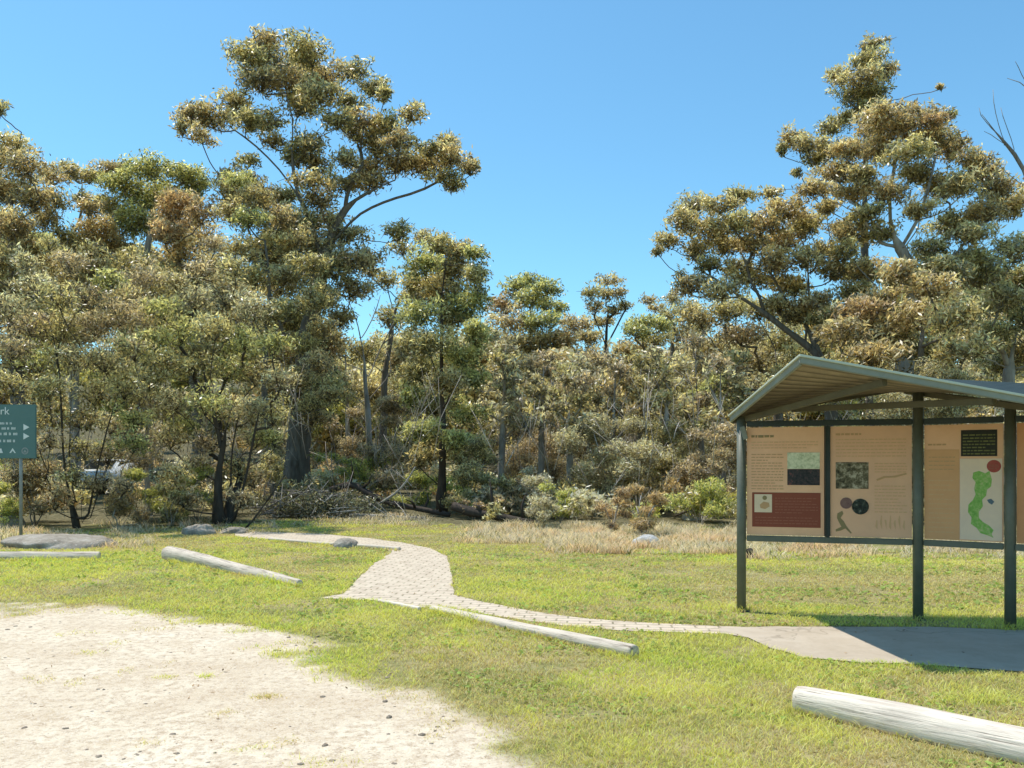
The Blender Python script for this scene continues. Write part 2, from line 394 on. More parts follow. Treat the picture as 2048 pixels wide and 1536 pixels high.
def grow(base, polys, clumps, rng, Y, rbase, pal, tau=1.5, leaf=(0.170, 0.044), tip=.012, spread=1.0, subs=9, expo=2.3, rmax=None):
    """returns trunk geometry, leaf geometry. polys: world polylines (first starts at base). clumps: (centre, rx, ry, rz, pal)"""
    S = Skel(); S.add(base, -1)
    for k, poly in enumerate(polys):
        pts = [np.array(q, float) for q in poly]
        if k == 0: start = 0; prev = S.p[0]
        else:
            d = np.linalg.norm(np.array(S.p)-pts[0], axis=1); start = int(d.argmin()); prev = S.p[start]
        out = []
        cr = [prev]+[q for q in pts if np.linalg.norm(q-prev) > .05]
        for a, b in zip(cr[:-1], cr[1:]):
            n = max(2, int(np.linalg.norm(b-a)/.45)); 
            for j in range(1, n+1):
                t = j/n; out.append(a*(1-t)+b*t+rng.normal(0, .035, 3)*(1 if j < n else .3))
        if len(out) > 4:   # soften corners
            o = np.array(out); o[1:-1] = .25*o[:-2]+.5*o[1:-1]+.25*o[2:]; out = list(o)
        S.chain(start, out)
    LP = []; LC = []
    order = sorted(range(len(clumps)), key=lambda i: np.min(np.linalg.norm(np.array(S.p)-clumps[i][0], axis=1)))
    for i in order:
        c, rx, ry, rz, cp = clumps[i]
        low = c-np.array([0, 0, rz*.55])
        A = np.array(S.p); dv = low-A; d = np.linalg.norm(dv, axis=1)
        up = np.maximum(0, -dv[:, 2]+.15*d)
        cost = d+1.6*up+.22*np.array(S.len)
        cost[0] += .5 if len(polys) else 0
        st = int(cost.argmin()); a = A[st]; L = np.linalg.norm(low-a)
        ctrl = a*.5+low*.5+np.array([0, 0, -.10*L])+rng.normal(0, .09*L, 3)
        e = S.chain(st, list(curve_pts(a, low, ctrl, max(2, min(10, int(L/.4)+2)), rng, .018)))
        ns = max(8, int(subs*1.9*rng.uniform(.8, 1.2)))
        rm = (rx*rx*rz)**(1/3); area = np.pi*rx*rz; tr = rng.uniform(.22, .50, ns)*rm; wt = tr**2/np.sum(tr**2)
        e2 = None
        for j in range(ns):
            v = rng.normal(0, 1, 3); v /= np.linalg.norm(v)
            if v[2] < -.3: v[2] *= -.5
            rr = rng.uniform(.15, 1.0)**.55*rng.uniform(.8, 1.22)
            q = c+v*np.array([rx, ry, rz])*rr
            st2 = e if (e2 is None or rng.uniform() < .5) else e2
            a2 = S.p[st2]; m = (a2+q)/2+np.array([0, 0, .08*rz])+rng.normal(0, .1*rx, 3)
            tip_id = S.chain(st2, list(curve_pts(a2, q, m, 3, rng, .03)))
            if j % 4 == 0: e2 = S.par[tip_id]
            if j % 9 == 8:   # a bare twig poking out
                S.chain(tip_id, list(curve_pts(q, q+(q-a2)*rng.uniform(.3, .7)+rng.normal(0, .05*rm, 3), q+(q-a2)*.3, 2, rng, .05)))
            nl = int(1.45*tau*area/(leaf[0]*leaf[1]*.30)*wt[j]*rng.uniform(.6, 1.4))+3
            w = rng.normal(0, 1, (nl, 3)); w /= np.linalg.norm(w, axis=1, keepdims=True)
            w[:, 2] = np.where(w[:, 2] < -.55, -w[:, 2]*.7, w[:, 2])*1.0-.10
            R_ = tr[j]*rng.uniform(.0, 1.0, (nl, 1))**.42
            pp = q+w*R_*np.array([1.15, 1.15, 1.0])+rng.normal(0, .06*rm, (nl, 3))
            loose = rng.uniform(0, 1, nl) < .48          # wispy leaves along the twig and hanging below it
            lt = rng.uniform(.3, 1.05, (nl, 1)); lp = a2+(q-a2)*lt+rng.normal(0, 1, (nl, 3))*np.array([.24*rx, .24*ry, .18*rz]); lp[:, 2] -= np.abs(rng.normal(0, .14*rz, nl))
            pp = np.where(loose[:, None], lp, pp)
            pp[:, 2] -= np.abs(rng.normal(0, .10*tr[j], nl))
            b = .46+.22*np.clip((pp[:, 2]-c[2])/max(rz, .05), -1.5, 1.5)+.24*np.clip((pp[:, 2]-q[2])/tr[j], -1, 1.2)+rng.normal(0, .13)  # lit tops and shaded undersides painted into leaf colours by height
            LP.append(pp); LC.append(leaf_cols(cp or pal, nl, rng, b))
    # radii by pipe model
    n = len(S.p); w = np.zeros(n); kids = np.zeros(n, int)
    for k in range(1, n): kids[S.par[k]] += 1
    for k in range(n-1, 0, -1):
        if kids[k] == 0: w[k] += tip**expo
        w[S.par[k]] += w[k]
    r = w**(1/expo); r[0] = r[1] if n > 1 else r[0]
    mx = max(r[1:].max(), tip*1.5)
    # scale thick parts to the wanted base radius, keep the tips
    r = np.where(r > tip, tip+(rbase-tip)*np.maximum((r-tip)/(mx-tip), 0)**2.1, tip)
    r[0] = r[1:][np.array(S.par[1:]) == 0].max()
    Lh = np.array(S.len); r = r*(1+(.9 if rbase > .1 else .15)*np.exp(-Lh/(.35+rbase*1.2)))
    V = []; FQ = []; FT = []; off = 0
    for ids in S.chains:
        pts = np.array([S.p[k] for k in ids]); rd = r[ids].copy(); 
        if len(ids) > 1: rd[0] = min(rd[0], rd[1]*1.25)
        rd[-1] *= .6 if kids[ids[-1]] == 0 else 1
        s_ = 9 if rd.max() > .12 else 6 if rd.max() > .04 else 4 if rd.max() > .02 else 3
        off = tube_rings(pts, rd, s_, V, FQ, FT, off, cap=True)
    return (np.concatenate(V), np.concatenate(FQ), np.concatenate(FT)), (np.concatenate(LP) if LP else None, np.concatenate(LC) if LC else None)

MIX = {'gum': ['gum', 'gum', 'gum', 'olive', 'gumrust'], 'olive': ['olive', 'olive', 'gum', 'grey', 'green', 'brown'], 'green': ['green', 'green', 'olive', 'gum'],
       'brown': ['brown', 'brown', 'gum', 'grey'], 'grey': ['grey', 'grey', 'pale', 'olive'], 'gumrust': ['gumrust', 'gumrust', 'gum', 'rust']}
def plant(name, label, cat, base_px, Y, polys=(), clumps=(), pal='gum', rbase=.2, tau=1.5, leaf=(0.170, 0.044), barkm='bark_grey',
          seed=1, spread=.8, subs=9, group=None, trunkname='trunk', crownname='crown', wclumps=None, tip=.012, zbase=None, droop=.55, smoothb=True):
    rng = np.random.default_rng(seed)
    bx = (base_px-1024)/F*Y; base = np.array([bx, Y, gh(bx, Y)-.08])
    root = empty(name, base, label, cat, group)
    wp = []
    for poly in polys:
        o = []
        for q in poly:
            dy = q[2] if len(q) > 2 else 0
            o.append(np.array(W(q[0], q[1], Y+dy)))
        wp.append(o)
    cl = list(wclumps or [])
    ext = np.mean([abs(c[2]) for c in clumps])*Y/F if len(clumps) else 0
    for c in clumps:
        px, py, rx, ry = c[:4]; cp = c[4] if len(c) > 4 and isinstance(c[4], str) else rng.choice(MIX.get(pal, [pal]))
        dy = rng.uniform(-1, 1)*spread*ext*2.2
        Yc = Y+dy; k = Yc/F
        cl.append((np.array(W(px, py, Yc)), rx*k, rx*k*rng.uniform(.8, 1.15), ry*k*1.15, cp))
    (V, FQ, FT), (LP, LC) = grow(base, wp, cl, rng, Y, rbase, pal, tau, leaf, tip, spread, subs)
    mesh_np(trunkname, V, [FQ, FT], M[barkm], root, smooth=smoothb, loc=base)
    if LP is not None:
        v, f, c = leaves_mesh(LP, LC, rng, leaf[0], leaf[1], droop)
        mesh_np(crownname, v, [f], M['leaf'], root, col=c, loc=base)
    return root

def auto_clumps(rng, px, Y, w, h, n, low=.15, squash=.75, zb=None):
    """clumps for a shrub of width w, height h (metres) standing at px,Y"""
    x0 = (px-1024)/F*Y; z0 = float(gh(x0, Y)); out = []
    for i in range(n):
        t = rng.uniform(low, 1)
        rad = w*.5*math.sqrt(max(.08, 1-(max(0, t-.55)/.5)**2))*(.65+.35*min(1, t/.4))
        a = rng.uniform(0, 2*math.pi); q = math.sqrt(rng.uniform(0, 1))*.8
        r = w*.5*rng.uniform(.28, .45)
        out.append((np.array([x0+math.cos(a)*rad*q, Y+math.sin(a)*rad*q, z0+t*h*.88]), r, r, r*squash, None))
    return out

# =================================================================== SETTING
# ground -------------------------------------------------------------
def axis(a, b, near, n1, n2):
    t = np.linspace(-1, 1, n1); core = t*near
    return core
xs = np.concatenate([-np.geomspace(900, 42, 18), np.linspace(-40, 40, 81), np.geomspace(42, 900, 18)])
ys = np.concatenate([[-300, -120, -40, -10], np.linspace(0, 60, 61), np.geomspace(62, 1400, 34)])
gx, gy = np.meshgrid(xs, ys); gz = gh(gx, gy)
nx, ny = len(xs), len(ys)
idx = np.arange(nx*ny).reshape(ny, nx)
gf = np.stack([idx[:-1, :-1], idx[:-1, 1:], idx[1:, 1:], idx[1:, :-1]], -1).reshape(-1, 4)
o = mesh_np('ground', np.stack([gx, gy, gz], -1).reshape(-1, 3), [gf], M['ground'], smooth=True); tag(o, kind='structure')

def sheet(name, poly, z, mat, res=None, rough=0, seed=3):
    pts = []
    n = len(poly)
    for i in range(n):
        a = np.array(poly[i]); b = np.array(poly[(i+1) % n]); L = np.linalg.norm(b-a)
        m = max(1, int(L/(res or 1e9)))
        for j in range(m):
            p = a+(b-a)*j/m
            if rough:
                p = p+rough*np.array([fbm(np.array(p[0]*3.1), np.array(p[1]*3.1), seed)-.5, fbm(np.array(p[0]*3.1), np.array(p[1]*3.1), seed+9)-.5])*2
            pts.append(p)
    bm = bmesh.new()
    vs = [bm.verts.new((p[0], p[1], z)) for p in pts]
    es = [bm.edges.new((vs[i], vs[(i+1) % len(vs)])) for i in range(len(vs))]
    bmesh.ops.triangle_fill(bm, use_beauty=True, edges=es)
    for f in bm.faces:
        if f.normal.z < 0: f.normal_flip()
    return bm_obj(name, bm, M[mat]), [tuple(p) for p in pts]

GRAV_PX = [(-700, 1195), (-200, 1205), (0, 1212), (100, 1214), (200, 1221), (300, 1231), (380, 1244), (450, 1261), (540, 1274), (620, 1300), (670, 1325),
           (720, 1350), (790, 1385), (840, 1418), (890, 1440), (950, 1464), (1010, 1494), (1060, 1536), (1130, 1640)]
grav = [G(p[0]+(112 if p[0] > 600 else 30), p[1]-(14 if p[0] < 900 else 40)) for p in GRAV_PX]+[(0.5, 2.2), (0.8, -6), (-14, -6), (-14, 9)]
GX = [p[0] for p in GRAV_PX]; GY = [p[1] for p in GRAV_PX]
def gdist(px, py):
    dx = px-np.interp(py, GY, GX); dy = (np.interp(px, GX, GY)-py)*4
    return np.where(dx > 0, 1, -1)*np.minimum(np.abs(dx), np.abs(dy))
def gnoise(x, y): return (fbm(x*.9+3, y*.9, 101, 5)-.5)*460+(fbm(x*4.2, y*4.2, 105, 3)-.5)*170
GRAV = grav
qx, qy = np.meshgrid(np.arange(-14, 3.0, .09), np.arange(-6, 9.9, .09)); qs = qx.shape
qx = qx.ravel(); qy = qy.ravel(); ysafe = np.maximum(qy, 1.2)
pxq, pyq = 1024+qx/ysafe*F, HZ+CAMZ/ysafe*F
gdq = gdist(pxq, pyq); fq = np.clip((gdq+gnoise(qx, qy)+30)/90, 0, 1); fq = np.maximum(fq, np.clip((gdq-40)/60, 0, 1)); fq[qy < 2.5] = 0
inn = in_poly(qx, qy, GRAV).reshape(qs); ix = np.arange(len(qx)).reshape(qs)
cell = inn[:-1, :-1] & inn[1:, :-1] & inn[:-1, 1:] & inn[1:, 1:]
q4 = np.stack([ix[:-1, :-1], ix[:-1, 1:], ix[1:, 1:], ix[1:, :-1]], -1)[cell]
us = np.unique(q4); rm = np.zeros(len(qx), int); rm[us] = np.arange(len(us))
z4 = .004+.012*(fbm(qx*1.3, qy*1.3, 7, 3))*np.clip(1-fq, 0, 1)
o = mesh_np('gravel', np.stack([qx, qy, z4], -1)[us], [rm[q4]], M['gravel'], col=np.stack([fq, 4*fq*(1-fq), fq*0], -1)[us], smooth=True); tag(o, kind='structure')
isl = []
for (px, py, rx, ry) in []:
    cx, cy = G(px, py); k = cy/F; d = CAMZ*F/(py-ry-HZ)-cy
    pts = [(cx+rx*k*math.cos(a)*(1+.25*math.sin(3*a+px)), cy+d*math.sin(a)*(1+.2*math.cos(2*a+py))) for a in np.linspace(0, 2*np.pi, 22, endpoint=False)]
    o, pl = sheet('bare_ground', pts, .005, 'gravel', .1, .08); tag(o, kind='structure'); isl.append(pl)

PATH_PX = [(470, 1062), (525, 1064), (640, 1068), (740, 1077), (800, 1085), (862, 1097), (893, 1113), (903, 1145), (907, 1190), (960, 1203), (1060, 1222), (1160, 1237), (1300, 1247), (1420, 1252),
           (1490, 1255), (1480, 1270), (1380, 1266), (1240, 1262), (1120, 1252), (1000, 1234), (930, 1221), (880, 1214), (835, 1217), (800, 1210), (760, 1202), (640, 1197), (690, 1188), (715, 1160), (745, 1130), (785, 1104),
           (760, 1097), (700, 1092), (640, 1087), (525, 1078), (470, 1073)]
o, PATH = sheet('path', [G(*p) for p in PATH_PX], .006, 'pavers', .25, .035); tag(o, kind='structure')
SLAB_PX = [(1440, 1257), (1555, 1254), (1700, 1256), (1860, 1256), (2048, 1262), (2300, 1275), (2330, 1350), (2048, 1346), (1900, 1335), (1800, 1329), (1720, 1327), (1610, 1318), (1545, 1298), (1500, 1278), (1440, 1268)]
o, SLAB = sheet('pavement', [G(*p) for p in SLAB_PX], .010, 'concrete', .2, .04); tag(o, kind='structure')

# grass blades ----------------------------------------------------------
def scatter(n, y0, y1, power, half=1.0):
    """random ground points in a wedge in front of the camera; density ~ Y^-power"""
    u = R0.uniform(0, 1, n); e = 2-power
    y = (y0**e+u*(y1**e-y0**e))**(1/e)
    x = R0.uniform(-half, half, n)*y
    return x, y

def blades(x, y, h, w, lean, col, name, mat, zoff=0.0, curve=True):
    n = len(x); z = gh(x, y)+zoff
    a = R0.uniform(0, 2*np.pi, n); dx = np.cos(a); dy = np.sin(a)
    b = R0.uniform(0, 2*np.pi, n); lx = np.cos(b)*lean*h; ly = np.sin(b)*lean*h
    p0 = np.stack([x-dx*w/2, y-dy*w/2, z-.004], -1); p1 = np.stack([x+dx*w/2, y+dy*w/2, z-.004], -1)
    m0 = np.stack([x+lx*.35-dx*w*.38, y+ly*.35-dy*w*.38, z+h*.6], -1); m1 = np.stack([x+lx*.35+dx*w*.38, y+ly*.35+dy*w*.38, z+h*.6], -1)
    t = np.stack([x+lx, y+ly, z+h], -1)
    V = np.stack([p0, p1, m1, m0, t], 1).reshape(-1, 3)
    i = np.arange(n)[:, None]*5
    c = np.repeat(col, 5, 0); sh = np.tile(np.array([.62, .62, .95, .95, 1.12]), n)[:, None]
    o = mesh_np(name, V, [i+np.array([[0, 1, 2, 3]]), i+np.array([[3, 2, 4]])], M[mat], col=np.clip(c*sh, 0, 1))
    return o

def px_of(x, y): return 1024+x/y*F, HZ+CAMZ/y*F
# straw-coloured patches of the lawn in photo pixels (x, y, rx, ry, strength)
DRY = [(1700, 1165, 460, 30, 1.2), (1560, 1195, 250, 16, .4), (260, 1185, 180, 16, .55), (120, 1180, 120, 14, .5), (960, 1150, 120, 14, .5), (1250, 1140, 200, 12, .45), (640, 1280, 90, 20, .6), (560, 1225, 90, 12, .45), (1080, 1330, 150, 20, .3),
       (820, 1420, 90, 40, .6), (1850, 1200, 250, 14, .4), (280, 1085, 130, 14, .8), (420, 1100, 90, 10, .4), (1640, 1230, 200, 12, .35), (1050, 1500, 120, 40, .5), (1780, 1370, 240, 24, .4), (950, 1085, 120, 9, .4)]
GREEN = [(1750, 1230, 240, 10, .7), (1350, 1400, 260, 60, .6), (1250, 1500, 260, 50, .6), (1000, 1280, 260, 30, .4), (780, 1250, 200, 20, .35), (1150, 1180, 230, 20, .5), (1000, 1160, 60, 20, .5), (400, 1130, 200, 18, .35), (1880, 1120, 130, 10, .4), (1850, 1330, 220, 18, .3)]

def lawn_edge(px):
    return np.interp(px, [-400, 0, 200, 330, 480, 560, 700, 880, 950, 1100, 1300, 1480, 1700, 2048, 2500], [1075, 1074, 1074, 1066, 1062, 1054, 1050, 1062, 1078, 1084, 1096, 1108, 1116, 1112, 1110])

def grass_cols(x, y):
    px, py = px_of(x, y)
    big = fbm(x*.55, y*.55, 5); mid = fbm(x*2.2, y*2.2, 8, 3); n = len(x)
    dry = np.clip((big-.5)*3.2+(mid-.5)*2.6+.34, 0, 1)
    for (cx, cy, rx, ry, s) in DRY: dry = np.clip(dry+s*np.exp(-((px-cx)/rx)**2-((py-cy)/ry)**2), 0, 1)
    for (cx, cy, rx, ry, s) in GREEN: dry = np.clip(dry-s*np.exp(-((px-cx)/rx)**2-((py-cy)/ry)**2), 0, 1)
    r = R0.uniform(0, 1, n); strawy = (r < dry*.85+.06)
    lush = np.clip((fbm(x*1.3+40, y*1.3, 21)-.42)*3.2, 0, 1)[:, None]
    g = np.array([.455, .455, .095])*(1-lush)+np.array([.31, .41, .07])*lush
    s = np.array([.47, .375, .185])*(1-R0.uniform(0, .5, (n, 1)))+np.array([.33, .28, .10])*R0.uniform(0, .5, (n, 1))
    c = np.clip(np.where(strawy[:, None], s*1.75, g*2.3)*R0.uniform(.7, 1.3, (n, 1)), 0, .8)
    return c, dry

NB = 800000
x, y = scatter(NB, 3.9, 24, 1.45)
px, py = px_of(x, y)
jit = (fbm(x*2.5, y*2.5, 31)-.5)
keep = py > lawn_edge(px)-8+jit*26
ig = in_poly(x, y, GRAV)
# soften the gravel edge: shift test points with noise, keep tufts on the gravel
sx_ = x+(fbm(x*1.7, y*1.7, 61)-.5)*1.1; sy_ = y+(fbm(x*1.7, y*1.7, 71)-.5)*1.1
igs = in_poly(sx_, sy_, GRAV)
tuft = fbm(x*2.4, y*2.4, 91, 3) > .735
edge_t = fbm(x*4, y*4, 96, 3)
for pl in isl: igs |= in_poly(x+jit*.15, y, pl)
gd = gdist(px, py); gn = gnoise(x, y)
thin = sum(np.exp(-((px-a)/c_)**2-((py-b)/d_)**2) for a, b, c_, d_ in [(655, 1273, 60, 9), (700, 1287, 40, 6), (512, 1172, 26, 4), (430, 1185, 60, 6), (1080, 1335, 60, 7), (1490, 1248, 40, 6)])
keep &= R0.uniform(0, 1, NB) > .85*thin
gp = np.maximum(np.clip((gd+gn+70)/140, 0, 1), np.clip((gd-30)/60, 0, 1))
for pl in isl: gp[in_poly(x+jit*.15, y, pl)] = .05
keep &= (R0.uniform(0, 1, NB) < gp) | (igs & tuft & (edge_t > .45) & (R0.uniform(0, 1, NB) < .5))
keep &= ~in_poly(x+jit*.16, y+jit*.16, PATH)
keep &= ~in_poly(x+jit*.2, y+jit*.2, SLAB)
bare = fbm(x*1.1+9, y*1.1, 44)
keep &= ~((bare > .66) & (R0.uniform(0, 1, NB) < .6))
x, y = x[keep], y[keep]
for (tx, ty, tr, tn) in [(531, 1397, .05, 160), (332, 1358, .05, 110), (412, 1357, .035, 70), (446, 1429, .05, 100), (574, 1486, .05, 90), (300, 1489, .05, 80), (184, 1309, .07, 70), (559, 1311, .08, 90), (521, 1495, .06, 90), (655, 1530, .12, 220), (120, 1222, .1, 80), (300, 1260, .12, 100), (415, 1245, .1, 90), (230, 1290, .08, 60), (470, 1505, .05, 60)]:
    cx, cy = G(tx, ty); x = np.concatenate([x, cx+R0.normal(0, tr, tn)]); y = np.concatenate([y, cy+R0.normal(0, tr*.8, tn)])
TF = [(G(1592, 1424), G(2300, 1580), 1900), (G(1592, 1400), G(2300, 1540), 700), (G(866, 1225), G(1266, 1321), 1200), (G(337, 1122), G(602, 1176), 1100), (G(-200, 1125), G(200, 1121), 900), (G(540, 1084), G(800, 1103), 500),
      ((2.44, 9.22), (2.60, 9.38), 160), ((4.10, 8.70), (4.28, 8.85), 150), ((4.78, 8.22), (4.95, 8.36), 150), (G(20, 1079), G(62, 1079), 160)]
nb0 = len(x)
for a, b, n_ in TF:
    t_ = R0.uniform(0, 1, n_); x = np.concatenate([x, a[0]+(b[0]-a[0])*t_+R0.normal(0, .035, n_)]); y = np.concatenate([y, a[1]+(b[1]-a[1])*t_+R0.normal(0, .035, n_)])
c, dry = grass_cols(x, y)
hh = (.017+.032*fbm(x*1.9, y*1.9, 15))*(1-.35*dry)*R0.uniform(.55, 1.5, len(x)); hh[nb0:] *= R0.uniform(1.0, 2.6, len(x)-nb0)
ww = np.clip(.0042*(y/5)**.9, .004, .016)*R0.uniform(.7, 1.4, len(x))
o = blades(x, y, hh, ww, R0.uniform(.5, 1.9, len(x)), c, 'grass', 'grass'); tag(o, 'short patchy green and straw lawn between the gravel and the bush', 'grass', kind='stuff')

# broad-leaved clover-like weeds in the lawn, one scatter of low leaflets
NW = 45000
x, y = scatter(NW, 3.9, 16, 1.6)
k = (~in_poly(x, y, GRAV)) & (~in_poly(x, y, PATH)) & (~in_poly(x, y, SLAB)) & (fbm(x*1.6+70, y*1.6, 37) > .52)
x, y = x[k], y[k]; n = len(x)
cc = np.stack([x, y, .008+R0.uniform(0, .022, n)], -1)
cw = np.array([.30, .40, .09])*R0.uniform(.6, 1.45, (n, 1))
rr = np.random.default_rng(5)
d = rr.normal(0, 1, (n, 3)); d[:, 2] *= .25; d /= np.linalg.norm(d, axis=1, keepdims=True)
s = np.cross(d, np.array([0, 0, 1.])+rr.normal(0, .25, (n, 3))); s /= np.linalg.norm(s, axis=1, keepdims=True)
L = (rr.uniform(.012, .026, n)*np.clip(y/6, .8, 2))[:, None]
v = np.stack([cc-d*L, cc+s*L*.6, cc+d*L, cc-s*L*.6], 1).reshape(-1, 3)
o = mesh_np('weeds', v, [np.arange(n*4).reshape(-1, 4)], M['grass'], col=np.repeat(cw, 4, 0)); tag(o, 'low broad-leaved weeds mixed through the lawn', 'weeds', kind='stuff')

# fallen leaves and bark bits on the lawn and the gravel edge
NL = 5200
x, y = scatter(NL, 4.0, 18, 1.5); k = fbm(x*1.2+20, y*1.2, 47, 3) > R0.uniform(.3, .7, NL); k &= ~in_poly(x, y, GRAV) | (R0.uniform(0, 1, NL) < .25); k &= ~in_poly(x, y, SLAB) | (R0.uniform(0, 1, NL) < .3); x, y = x[k], y[k]; n = len(x)
v, f, c = leaves_mesh(np.stack([x, y, R0.uniform(.012, .04, n)], -1), np.array([.30, .20, .115])*R0.uniform(.35, 1.7, (n, 1)), np.random.default_rng(8), .042, .012, 0)
v[:, 2] = .011+np.maximum(v[:, 2]-.011, 0)*.45
o = mesh_np('leaf_litter', v, [f], M['straw'], col=c); tag(o, 'fallen brown leaves and bark flakes scattered over the lawn', 'leaf litter', kind='stuff')

# tall dry grass along the bush edge --------------------------------------
def strawband(regions, seed):
    rg = np.random.default_rng(seed); X = []; Yy = []; H = []
    for (x0, x1, y0, y1, n, h) in regions:
        qx = rg.uniform(x0, x1, n); qy = rg.uniform(y0, y1, n)
        yy = CAMZ*F/(qy-HZ); xx = (qx-1024)/F*yy
        tuft = fbm(xx*1.6, yy*1.6, seed+3, 3); k = tuft > rg.uniform(.30, .62, n); ed = np.minimum((qx-x0), (x1-qx))/110+(fbm(qx*.02, qy*.06, seed+9)-.5)*1.2; k &= rg.uniform(0, 1, n) < np.clip(ed, 0, 1)
        X.append(xx[k]); Yy.append(yy[k]); H.append((h*rg.uniform(.3, 1.1, n)*(.1+1.5*tuft**1.6))[k])
    return np.concatenate(X), np.concatenate(Yy), np.concatenate(H)
x, y, h = strawband([(880, 1280, 1052, 1088, 15000, .21), (1090, 1560, 1056, 1110, 26000, .235), (1490, 1760, 1075, 1122, 12000, .22), (1760, 2300, 1080, 1118, 12000, .2), (180, 345, 1050, 1098, 9000, .2), (330, 560, 1044, 1068, 5000, .2),
                     (-150, 190, 1062, 1080, 5000, .2), (560, 900, 1040, 1056, 4000, .16), (-10, 40, 1075, 1110, 1500, .22)], 19)
n = len(x); t = R0.uniform(0, 1, (n, 1))
c = (np.array([.90, .80, .68])*t+np.array([.82, .71, .54])*(1-t))*R0.uniform(.7, 1.25, (n, 1))
pk = fbm(x*.9, y*.9, 83)[:, None]
c = np.where(pk > .55, c*np.array([1.05, .93, .85]), c); gsel = R0.uniform(0, 1, n) < .13
c[gsel] = np.array([.22, .23, .07])*R0.uniform(.7, 1.2, (gsel.sum(), 1))
o = blades(x, y, h, R0.uniform(.009, .018, n), R0.uniform(.3, 1.5, n), c, 'dry_grass', 'straw'); tag(o, 'long straw-coloured dry grass along the edge of the bush', 'dry grass', kind='stuff')

# small stones on the gravel -------------------------------------------------
bmt = bmesh.new(); bmesh.ops.create_icosphere(bmt, subdivisions=1, radius=1)
iv = np.array([v.co[:] for v in bmt.verts]); fi = np.array([[v.index for v in f.verts] for f in bmt.faces]); bmt.free()
x, y = scatter(11000, 4.0, 9.5, 1.2)
kk = fbm(x*1.5, y*1.5, 55, 3) > R0.uniform(.40, .72, len(x)); x, y = x[kk], y[kk]
k = in_poly(x, y, GRAV); x, y = x[k], y[k]; n = len(x)
s = .0052*np.exp(R0.normal(0, .55, n)); s = np.clip(s, .002, .02)
sq = R0.uniform(.4, .8, n)
ang = R0.uniform(0, 6.28, n)
vv = iv[None]*R0.uniform(.75, 1.25, (n, len(iv), 1))*s[:, None, None]
vv[:, :, 2] *= sq[:, None]
ca, sa = np.cos(ang)[:, None], np.sin(ang)[:, None]
vx = vv[:, :, 0]*ca*1.25-vv[:, :, 1]*sa; vy = vv[:, :, 0]*sa*1.25+vv[:, :, 1]*ca
vv = np.stack([vx+x[:, None], vy+y[:, None], vv[:, :, 2]+.004+s[:, None]*.25], -1).reshape(-1, 3)
ff = (fi[None]+(np.arange(n)*len(iv))[:, None, None]).reshape(-1, 3)
o = mesh_np('pebbles', vv, [ff], M['pebble']); tag(o, 'loose brown pebbles scattered over the pale gravel', 'pebbles', kind='stuff')

# =================================================================== LOGS AND ROCKS
def log_obj(name, a, b, r0, r1, sink, label, mat='log', seed=1, group=None, bev=.03, bend=.02):
    """tapered log along a->b (ground points), local X along the log"""
    rng = np.random.default_rng(seed)
    a = np.array(a, float); b = np.array(b, float); L = np.linalg.norm(b-a); th = math.atan2(b[1]-a[1], b[0]-a[0])
    ns = max(14, int(L/.12)); sd = 20
    t = np.concatenate([[0, .2*bev/L], np.linspace(bev/L, 1-bev/L, ns), [1-.2*bev/L, 1]])
    ang = np.linspace(0, 2*np.pi, sd, endpoint=False)
    V = []
    for i, tt in enumerate(t):
        r = r0+(r1-r0)*tt
        e = .80 if i in (0, len(t)-1) else .93 if i in (1, len(t)-2) else 1
        rr = r*e*(1+.10*np.cos(2*ang+tt*2+seed))*(1+.26*(fbm(np.cos(ang)*1.3+5, np.sin(ang)*1.3+tt*L*1.1, seed, 3)-.5)+.05*(vnoise(ang*5, np.full(sd, tt*L*.5), seed+4)-.5))
        cx = tt*L+ (0.05*r*np.cos(ang+seed) if i in (0, 1, len(t)-2, len(t)-1) else 0)
        off = bend*math.sin(tt*3.1+seed); offz = -sink*(r)+r*.02*math.sin(tt*7)
        V.append(np.stack([cx+0*ang, off+rr*np.cos(ang), offz+rr*np.sin(ang)], -1))
    V = np.concatenate(V); n = len(t)
    i = np.arange(n-1)[:, None]*sd; j = np.arange(sd)[None, :]; j2 = (j+1) % sd
    q = np.stack([i+j, i+sd+j, i+sd+j2, i+j2], -1).reshape(-1, 4)
    c0 = len(V); V = np.concatenate([V, [[-.005, 0, V[:sd, 2].mean()], [L+.005, 0, V[-sd:, 2].mean()]]])
    jj = np.arange(sd); t3 = np.concatenate([np.stack([np.full(sd, c0), jj, (jj+1) % sd], -1), np.stack([np.full(sd, c0+1), (n-1)*sd+(jj+1) % sd, (n-1)*sd+jj], -1)])
    o = mesh_np(name, V, [q, t3], M[mat], smooth=True)
    o.location = (a[0], a[1], float(gh(a[0], a[1]))+r0); o.rotation_euler = (0, math.atan2(-(float(gh(*b))+r1-float(gh(*a))-r0), L)*1.0, th)
    return tag(o, label, 'log', group)

